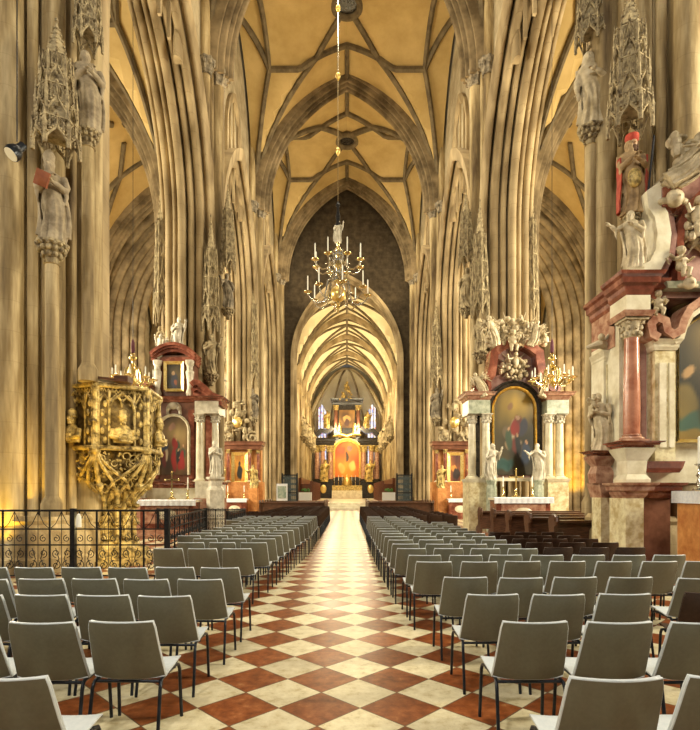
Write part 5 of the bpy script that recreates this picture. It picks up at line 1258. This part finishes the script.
    p = P(62, 384, 11.75); n = MB(); n.box(-.24,.24,-.2,.2,-.1,.06); n.lathe([(.22,.06),(.22,.16),(.14,.24),(.05,.48),(.07,.52),(.01,.58)], 8); q = n.build('stair_finial', M['cream_marble'], None, 30); q.location = (p.x-.18, p.y+.15, 3.85); tag(q, 'pointed pale stone finial on top of the stair wall', 'finial')
pulpit()
for q, e in (((-4.75,11.15,1.0),26),((-6.3,11.3,1.7),22),((-5.0,11.0,3.2),10),((-6.7,12.0,.8),40)): point('pulpit_lamp', q, e, (1.0,.76,.30), .06)

# ------------------------------------------------------------------ wrought iron fences
def fence(x0, y0, x1, y1, h, n, label, posts, dens=2):
    L = math.hypot(x1-x0, y1-y0); o = empty('iron_fence', (x0,y0,0), math.atan2(y1-y0, x1-x0), label, 'fence', None)
    def T(m, pts, r, **k): m.tube(pts, r, 6, **k)
    f = MB()
    for z in (.10, .68, .98, h-.01): T(f, [(0,0,z),(L,0,z)], .014 if z < h-.05 else .02)
    f.build('rail', M['iron'], o)
    for k in range(n+1):
        x = L*k/n; m = MB(); pw = .045 if k in posts else .014
        m.box(x-pw,x+pw,-pw,pw,0,h+(.03 if k in posts else 0)); m.build('post' if k in posts else 'upright', M['iron'], o, 0)
    for k in range(n):
        a, b = L*k/n, L*(k+1)/n; c = (a+b)/2; w = (b-a)/2; m = MB()
        for q in range(1, dens): m.tube([(a+(b-a)*q/dens,0,.1),(a+(b-a)*q/dens,0,h)], .006, 5)
        for e in (-1,1):
            for zc, r0, up in ((.30,.09,1),(.52,.08,-1),(.80,.07,1)):
                pts = volute(c+e*w*.45, zc, min(r0,w*.42), 1.3, 16, e, up*PI/2); m.tube([(x,0,z) for x, z in pts], .008, 5)
            m.tube([(c+e*w*.9,0,.12),(c+e*w*.6,0,.24),(c+e*.05,0,.42),(c+e*w*.5,0,.62)], .008, 5)
            m.tube([(c+e*w*.9,0,1.0),(c+e*w*.5,0,1.08),(c,0,h-.03)], .007, 5)
        m.build('scrollwork', M['iron'], o)
    return o
fence(-7.4, 9.95, -3.40, 9.95, 1.34, 9, 'black wrought iron fence with scrolls before the golden pulpit', (0,1,5,9))
fence(-3.40, 10.05, -3.9, 14.5, 1.20, 9, 'iron fence side running away from the pulpit corner', (9,))
fence(-6.9, 19.2, -3.75, 19.2, 1.04, 9, 'low iron fence before the red-brown left altar', (0,9), 4)
fence(-3.68, 19.0, -3.68, 16.2, 1.05, 8, 'dense black iron gate at the end of the low fence', (8,), 5)
m = MB(); m.lathe([(.05,0),(.05,.16),(.03,.24),(.0,.26)], 10); q = m.build('holy_water_bottle', M['candle']); q.location = (-5.05, 9.90, 1.02); tag(q, 'small white lamp clipped to the iron fence by the pulpit', 'lamp')
m = MB(); m.tube([(-5.05,9.93,1.03),(-5.05,9.93,1.33)], .012, 6); c = m.build('clip', M['iron'], q); c.location = (5.05,-9.90,-1.02)

# ------------------------------------------------------------------ chandeliers
def chandelier(name, loc, label, tiers, stem, ball, chain_top, chain_balls, mt='brass', cn=.3, crown=True):
    o = empty(name, loc, 0, label, 'chandelier'); m = MB(); m.lathe(stem, 16); m.build('stem', M[mt], o)
    b = MB(); b.blob((0,0,ball[0]), ball[1], None, None, 20, 14); b.build('ball', M['gold'], o)
    for n, R, z, zc, ph in tiers:
        for k in range(n):
            a = 2*PI*(k+ph)/n; u = (math.cos(a), math.sin(a)); m = MB()
            pr = [(.06,zc),(.18*R,zc+.12*R),(.34*R,zc+.04*R),(.46*R,z-.28*R),(.70*R,z-.34*R),(.90*R,z-.22*R),(R,z-.06)]
            m.tube([(r*u[0], r*u[1], q) for r, q in pr], [.028,.028,.034,.03,.03,.026,.02], 6)
            pr = [(.46*R,z-.28*R),(.38*R,z-.14*R),(.46*R,z-.05*R),(.56*R,z-.12*R)]; m.tube([(r*u[0], r*u[1], q) for r, q in pr], .014, 5)
            m.blob((.46*R*u[0], .46*R*u[1], z-.28*R), .045); m.blob((R*u[0],R*u[1],z-.09), .035)
            arm = m.build('arm', M['silver'] if crown else M[mt], o)
            p = MB(); p.lathe([(.02,-.05),(.08,-.04),(.15,0),(.155,.014),(.03,.014),(.03,.07)], 12, (R*u[0],R*u[1],z)); p.build('drip_pan', M[mt], arm)
            c = MB(); c.lathe([(.024,.02),(.022,cn+.03),(.005,cn+.07)], 8, (R*u[0],R*u[1],z)); c.build('candle', M['candle'], arm)
    zt = stem[-1][1]; ch = MB(); ch.tube([(0,0,zt-.05),(0,0,chain_top-loc[2])], .018 if crown else .008, 6); ch.build('hanging_rope', M['iron'] if not crown else M['silver'], o)
    for z in chain_balls:
        b = MB(); b.blob((0,0,z-loc[2]), .10, None, .13, 14, 10); b.lathe([(.03,-.18),(.05,-.14),(.03,-.1)], 8, (0,0,z-loc[2])); b.build('chain_ball', M['gold'], o)
    return o
Y = 20.0; k = Y/FPX; zc = 9.2
st = [(.01,-.75),(.05,-.70),(.03,-.62),(.07,-.55),(.04,-.45),(.10,-.35),(.06,.1),(.05,.3),(.12,.42),(.16,.5),(.07,.6),(.05,.8),(.10,.95),(.17,1.05),(.09,1.15),(.05,1.3),(.13,1.5),(.18,1.6),(.10,1.72),(.05,1.8),(.09,1.95)]
ch = chandelier('chandelier', ((338-347)*k, Y, zc), 'great brass chandelier with two tiers of white candles over the aisle',
    [(8,1.15,.0,.45,.2),(8,.92,1.15,1.1,.5)], st+[(.03,2.0)], (-.02,.30), 28.6, (EYE+(491-8)*k, EYE+(491-76)*k, EYE+(491-151)*k), cn=.55)
for z in (.55,.8,1.25,1.5):
    m = MB()
    for q in range(10):
        a = 2*PI*q/10; m.blob((.17*math.cos(a), .17*math.sin(a), z), .05, .05, .09, 6, 5); m.tube([(.05*math.cos(a),.05*math.sin(a),z-.05),(.2*math.cos(a),.2*math.sin(a),z+.02),(.24*math.cos(a),.24*math.sin(a),z+.14)], .012, 5)
    m.build('ornament_ring', M['silver'], ch)
s_ = link('statuette', fig('marble_white1', 'marble_white', **VAR[1]), ch, (0,0,1.93), 0, .85)
m = MB(); m.lathe([(.06,2.55),(.11,2.62),(.07,2.75),(.09,2.95),(.05,3.15),(.04,3.3),(.09,3.35),(.03,3.5)], 12); m.build('sleeve', M['iron'], ch)
st2 = [(.01,-.18),(.05,-.14),(.08,-.06),(.05,.06),(.10,.14),(.05,.22),(.04,.4),(.08,.46),(.10,.5),(.04,.56),(.03,.64),(.12,.70),(.13,.76),(.05,.8),(.07,.86),(.02,.92)]
for xp, lb in ((133,'left'),(552,'right')):
    Yc = 17.0; x = (xp-347)*Yc/FPX
    c2 = chandelier('small_chandelier', (x, Yc, EYE+(491-381)*Yc/FPX), f'small brass chandelier hanging in the {lb} arcade arch', [(8,.62,.06,.36,.3)], st2, (.0,.12), ASP+ARISE-1.1, (), cn=.28, crown=False)
    m = MB(); m.lathe([(.05,.92),(.06,1.0),(.05,1.25),(.02,1.35)], 10); m.build('rope_sleeve', mat('dark_red_cord_'+lb, (.10,.03,.05), (.16,.05,.07), .8), c2)

# spotlight hanging by the nearest left pier
Yq = 9.3; p = P(17, 150, Yq); o = empty('hanging_spotlight', tuple(p), 0, 'black hanging spotlight on a thin cable at the upper left', 'spotlight')
m = MB(); T = Matrix.Rotation(.45, 4, 'Y') @ Matrix.Rotation(-.5, 4, 'X'); m.lathe([(.13,-.16),(.14,-.10),(.11,.0),(.075,.04),(.07,.16),(.03,.19)], 18, M=T); m.build('housing', M['steel'], o)
m = MB(); m.lathe([(.12,-.165),(.12,-.15)], 18, M=T); m.build('glass_front', M['candle'], o, 0)
m = MB(); m.tube([(0,0,.15),(0,0,13.2)], .010, 6); m.build('cable', M['steel'], o)

# ------------------------------------------------------------------ pews on the right
def pew_meshes():
    out = []
    def bar(nm, *b):
        m = MB(); [m.box(*q) for q in b]; out.append((nm, m.mesh(nm, M['wood'], 0)))
    L = 3.6
    bar('seat', (.06,L,.10,.50,.42,.46)); bar('backrest', (.06,L,.04,.08,.42,.98)); bar('book_ledge', (.04,L,-.12,.10,.98,1.03)); bar('kneeler', (.06,L,-.45,-.20,.12,.18))
    for x in (0, L-.06):
        m = MB(); pl = [(-.16,0),(.52,0),(.52,.10),(.44,.16),(.48,.40),(.40,.50),(.20,.54),(.16,.70),(.22,.86),(.26,1.0),(.20,1.10),(.06,1.14),(-.08,1.10),(-.16,1.0),(-.10,.86),(-.14,.60),(-.12,.30),(-.18,.12)]
        m.prism(pl, x, x+.07, 'X'); m.tube([(x+.035, a, b) for a, b in volute(.04, 1.04, .12, 1.5, 18)], .035, 6); m.lathe([(.055,0),(.055,.06)], 12, M=Matrix.Translation((x-.01,.18,.30)) @ Matrix.Rotation(PI/2,4,'Y'))
        m.tube([(x+.035,-.14,.9),(x+.035,-.22,1.02),(x+.035,-.2,1.1),(x+.035,-.1,1.12)], .04, 6)
        out.append(('pew_end', m.mesh('pew_end', M['wood'], 40)))
    return out
PW = pew_meshes()
for i, (x, y) in enumerate(((4.72,12.1),(4.62,13.5),(4.55,14.9),(4.5,16.3),(4.45,17.7))):
    o = empty('pew', (x, y, 0), 0, f'dark carved pew behind the brown chairs, {ORD[i]} from the front', 'pew', 'carved pews at the right')
    for nm, me in PW: link(nm, me, o)
for s, sd in ((-1,'left'),(1,'right')):
    for i in range(5):
        y = 31.2+1.1*i; o = empty('pew', (s*1.25 if s > 0 else -5.2, y, 0), 0, f'far dark pew {sd} of the aisle before the choir, {ORD[i]} from the chairs', 'pew', f'far pews {sd} of the aisle')
        for nm, me in PW: c = link(nm, me, o); c.scale = (1.08,1,1)

# ------------------------------------------------------------------ choir furnishing and high altar
for s, sd in ((-1,'left'),(1,'right')):
    o = empty('choir_gate', (0,0,0), 0, f'dark blue-grey iron gate at the {sd} of the choir steps', 'gate')
    x0, x1 = sorted((s*5.65, s*4.35)); m = MB()
    for k in range(15): x = x0+(x1-x0)*k/14; m.box(x-.025,x+.025,45.9,45.95,0,3.1)
    for k in range(13):
        for j in range(6): m.tube([(x0+(x1-x0)*(k+1)/14+.07*math.cos(t*PI/3), 45.92, .4+.48*j+.1*math.sin(t*PI/3)) for t in range(6)], .018, 4, closed=True)
    m.build('grille', mat('blue_grey_iron_'+sd, (.03,.045,.05), (.06,.08,.085), .5, scale=6), o, 0)
    m = MB()
    for z in (.0,1.5,3.05): m.box(x0-.05,x1+.05,45.87,45.98,z,z+.09)
    for x in (x0, x1): m.box(x-.06,x+.06,45.85,46.0,0,3.25)
    m.build('gate_frame', M['iron'], o, 0)
    m = MB(); xa, xb = sorted((s*4.2, s*1.55)); m.box(xa,xb,45.3,45.42,.78,.88); m.box(xa,xb,45.33,45.39,.0,.12)
    for k in range(12): x = xa+(xb-xa)*(k+.5)/12; m.lathe([(.05,.1),(.07,.3),(.035,.45),(.06,.6),(.04,.8)], 8, (x,45.36,0))
    tag(m.build('communion_rail', M['pink_marble'], None, 30), f'rose marble rail at the {sd} of the choir steps', 'rail')
    # side tables with plants
    t = empty('side_table', (s*4.0, 50.5, .62), 0, f'small draped table with plant just inside the choir, {sd}', 'table')
    block(t, 'table_body', 'cloth', (-.6,.6,-.4,.4,0,.95)); q = MB(); r = random.Random(2)
    for k in range(26): q.blob((r.uniform(-.35,.35), r.uniform(-.2,.2), 1.05+r.uniform(0,.25)), .09, .09, .07, 6, 4)
    g = q.build('plant', mat('leaf_green_'+sd, (.05,.16,.03), (.12,.30,.06), .6, scale=8)); g.location = (s*4.0, 50.5, .62); tag(g, f'low green plant on the draped table, {sd} of choir', 'plant')
def high_altar():
    Y = 79.0; k = Y/FPX
    def X(x): return (x-346)*k
    def Z(y): return EYE+(491-y)*k
    o = empty('high_altar', (0, Y, .62), 0, 'black and gold high altar with glowing central painting at the far end', 'altar'); z0 = .62
    def z(y): return Z(y)-z0
    for s in (-1,1):
        a, b = sorted((s*X(359.5), s*X(379))); block(o, 'pedestal', 'black', (a,b,-1.0,.6,0,z(482))); m = MB(); m.blob(((a+b)/2,-1.0,z(489)), .45,.08,.65, 14, 10); m.build('gilt_medallion', M['gold'], o)
        for xx, yy in ((362.5,-.5),(370,-.9),(375.5,-.4)): column(o, s*X(xx), yy, z(482), z(446), .42 if xx != 370 else .36, 'pink_marble', 'gold_dull', 'black')
        cornice(o, a-.1, b+.1, -1.2, .6, z(446), 1.1, 'black'); m = MB(); strip(m, [(s*X(377),z(436)),(s*X(372),z(431)),(s*X(365),z(432)),(s*X(360),z(428))], -1.0, .3, .6); m.build('broken_pediment', M['black'], o)
        st = link('gilt_figure', fig('gold_dull1', 'gold_dull', **VAR[1]), o, (s*X(368), -1.35, z(482)), 0, 3.3)
        st = link('gilt_figure', fig('gold_dull1', 'gold_dull', **VAR[1]), o, (s*X(366), -.9, z(429)), s*.4, 2.6)
        column(o, s*X(357), -.4, z(430), z(406), .30, 'brown_marble', 'gold_dull', 'black')
        st = link('gilt_figure', fig('gold_dull1', 'gold_dull', **VAR[1]), o, (s*X(353), -1.0, z(438)), s*1.1, 2.2)
    block(o, 'back_wall', 'black', (-X(361),X(361),0,.6,0,z(444)), (-X(359),X(359),0,.6,z(444),z(402)))
    cornice(o, -X(361), X(361), -.5, .5, z(405), .9, 'black', 'upper_cornice')
    w = X(360)-X(332)
    w = X(346+13.5)*2
    me = painter('painting', w, z(441)-z(477), 8, ((.66,.20,.03),(.90,.50,.10)), [(.5,.55,.05,.14,(.10,.05,.03)),(.3,.75,.14,.1,(.80,.22,.08)),(.7,.3,.12,.14,(.9,.7,.3)),(.3,.25,.12,.14,(.85,.65,.25)),(.6,.8,.1,.08,(.5,.35,.3))], arch=z(452)-z(477))
    link('painting', me, o, (0,-.05,z(477)))
    m = MB(); arch_frame(m, w, z(478), z(452), z(440)-z(452), .35, .25, 0); m.build('picture_frame', M['gold'], o, 40)
    me = painter('upper_painting', X(346+8)*2, z(410)-z(428), 4, ((.12,.06,.03),(.5,.32,.12)), [(.5,.5,.25,.2,(.6,.42,.2)),(.5,.3,.15,.2,(.2,.1,.08))]); link('upper_painting', me, o, (0,-.06,z(428)))
    m = MB(); m.tube([(-X(346+14),-.9,z(437)),(-X(346+7),-1.1,z(435)),(0,-1.0,z(437)),(X(346+7),-1.1,z(434.5)),(X(346+14),-.9,z(436))], [.1,.3,.3,.3,.1], 8); m.build('gilt_eagle_relief', M['gold'], o)
    m = MB(); r = random.Random(5)
    for i in range(26): m.blob((r.uniform(-1.3,1.3)*(1-.04*i), -.4+r.uniform(-.2,.2), z(403)+.12*i), r.uniform(.15,.35), .25, r.uniform(.15,.3), 7, 5)
    m.tube([(0,-.4,z(395)),(0,-.4,z(382))], [.12,.04], 6); m.build('gilt_cresting', M['gold_dull'], o)
    block(o, 'altar_block', 'cream_marble', (-2.2,2.2,-2.6,-1.2,0,1.15)); block(o, 'gradine', 'gold_dull', (-2.2,2.2,-1.4,-1.0,1.15,1.9)); m = MB()
    m.lathe([(.6,1.9),(.65,2.4),(.55,3.0),(.2,3.3),(.05,3.6)], 12, (0,-1.1,0)); m.build('tabernacle', M['gold'], o)
    block(o, 'altar_step', 'pink_marble', (-3.2,3.2,-4.0,-.9,0,.02))
    for i in range(6): candlestick(((-1.9,-1.25,-.7,.7,1.25,1.9)[i], Y-1.2, z0+1.9), 1.5, f'gilt candlestick on the high altar, {ORD[i]} of six', 'high altar candlesticks', .5)
high_altar()
# pieces at the ends of the choir wall piers
for s, sd in ((-1,'left'),(1,'right')):
    for i, (yy, hh) in enumerate(((56.5,2.6),(64,2.6),(71.5,2.6))):
        anystatue(i, 'carved', 'choir_statue', (s*4.6, yy, 7.6), hh*.85, -s*.7, f'stone figure on the {sd} choir wall shaft, {ORD[i]} from the nave')
        console((s*4.6, yy, 7.6), 1.0, f'{ORD[i]} choir figure, {sd} wall')
# framed notice and small cabinets by the fourth piers
m = MB(); m.box(-.45,.45,-.03,.03,.9,2.3); q = m.build('notice_board', M['cloth'], None, 0); q.location = P(282, 491, 43.5); q.location.z = 0; tag(q, 'pale framed notice board by the fourth left pier', 'notice board')
m = MB(); m.box(-.36,.36,-.05,-.03,1.1,2.1); m.build('print', mat('green_grey_print', (.16,.24,.20), (.45,.50,.42), .6, scale=3), q, 0)
m = MB()
for x in (-.4,.4): m.box(x-.03,x+.03,-.03,.03,0,.9)
m.build('stand', M['iron'], q, 0)
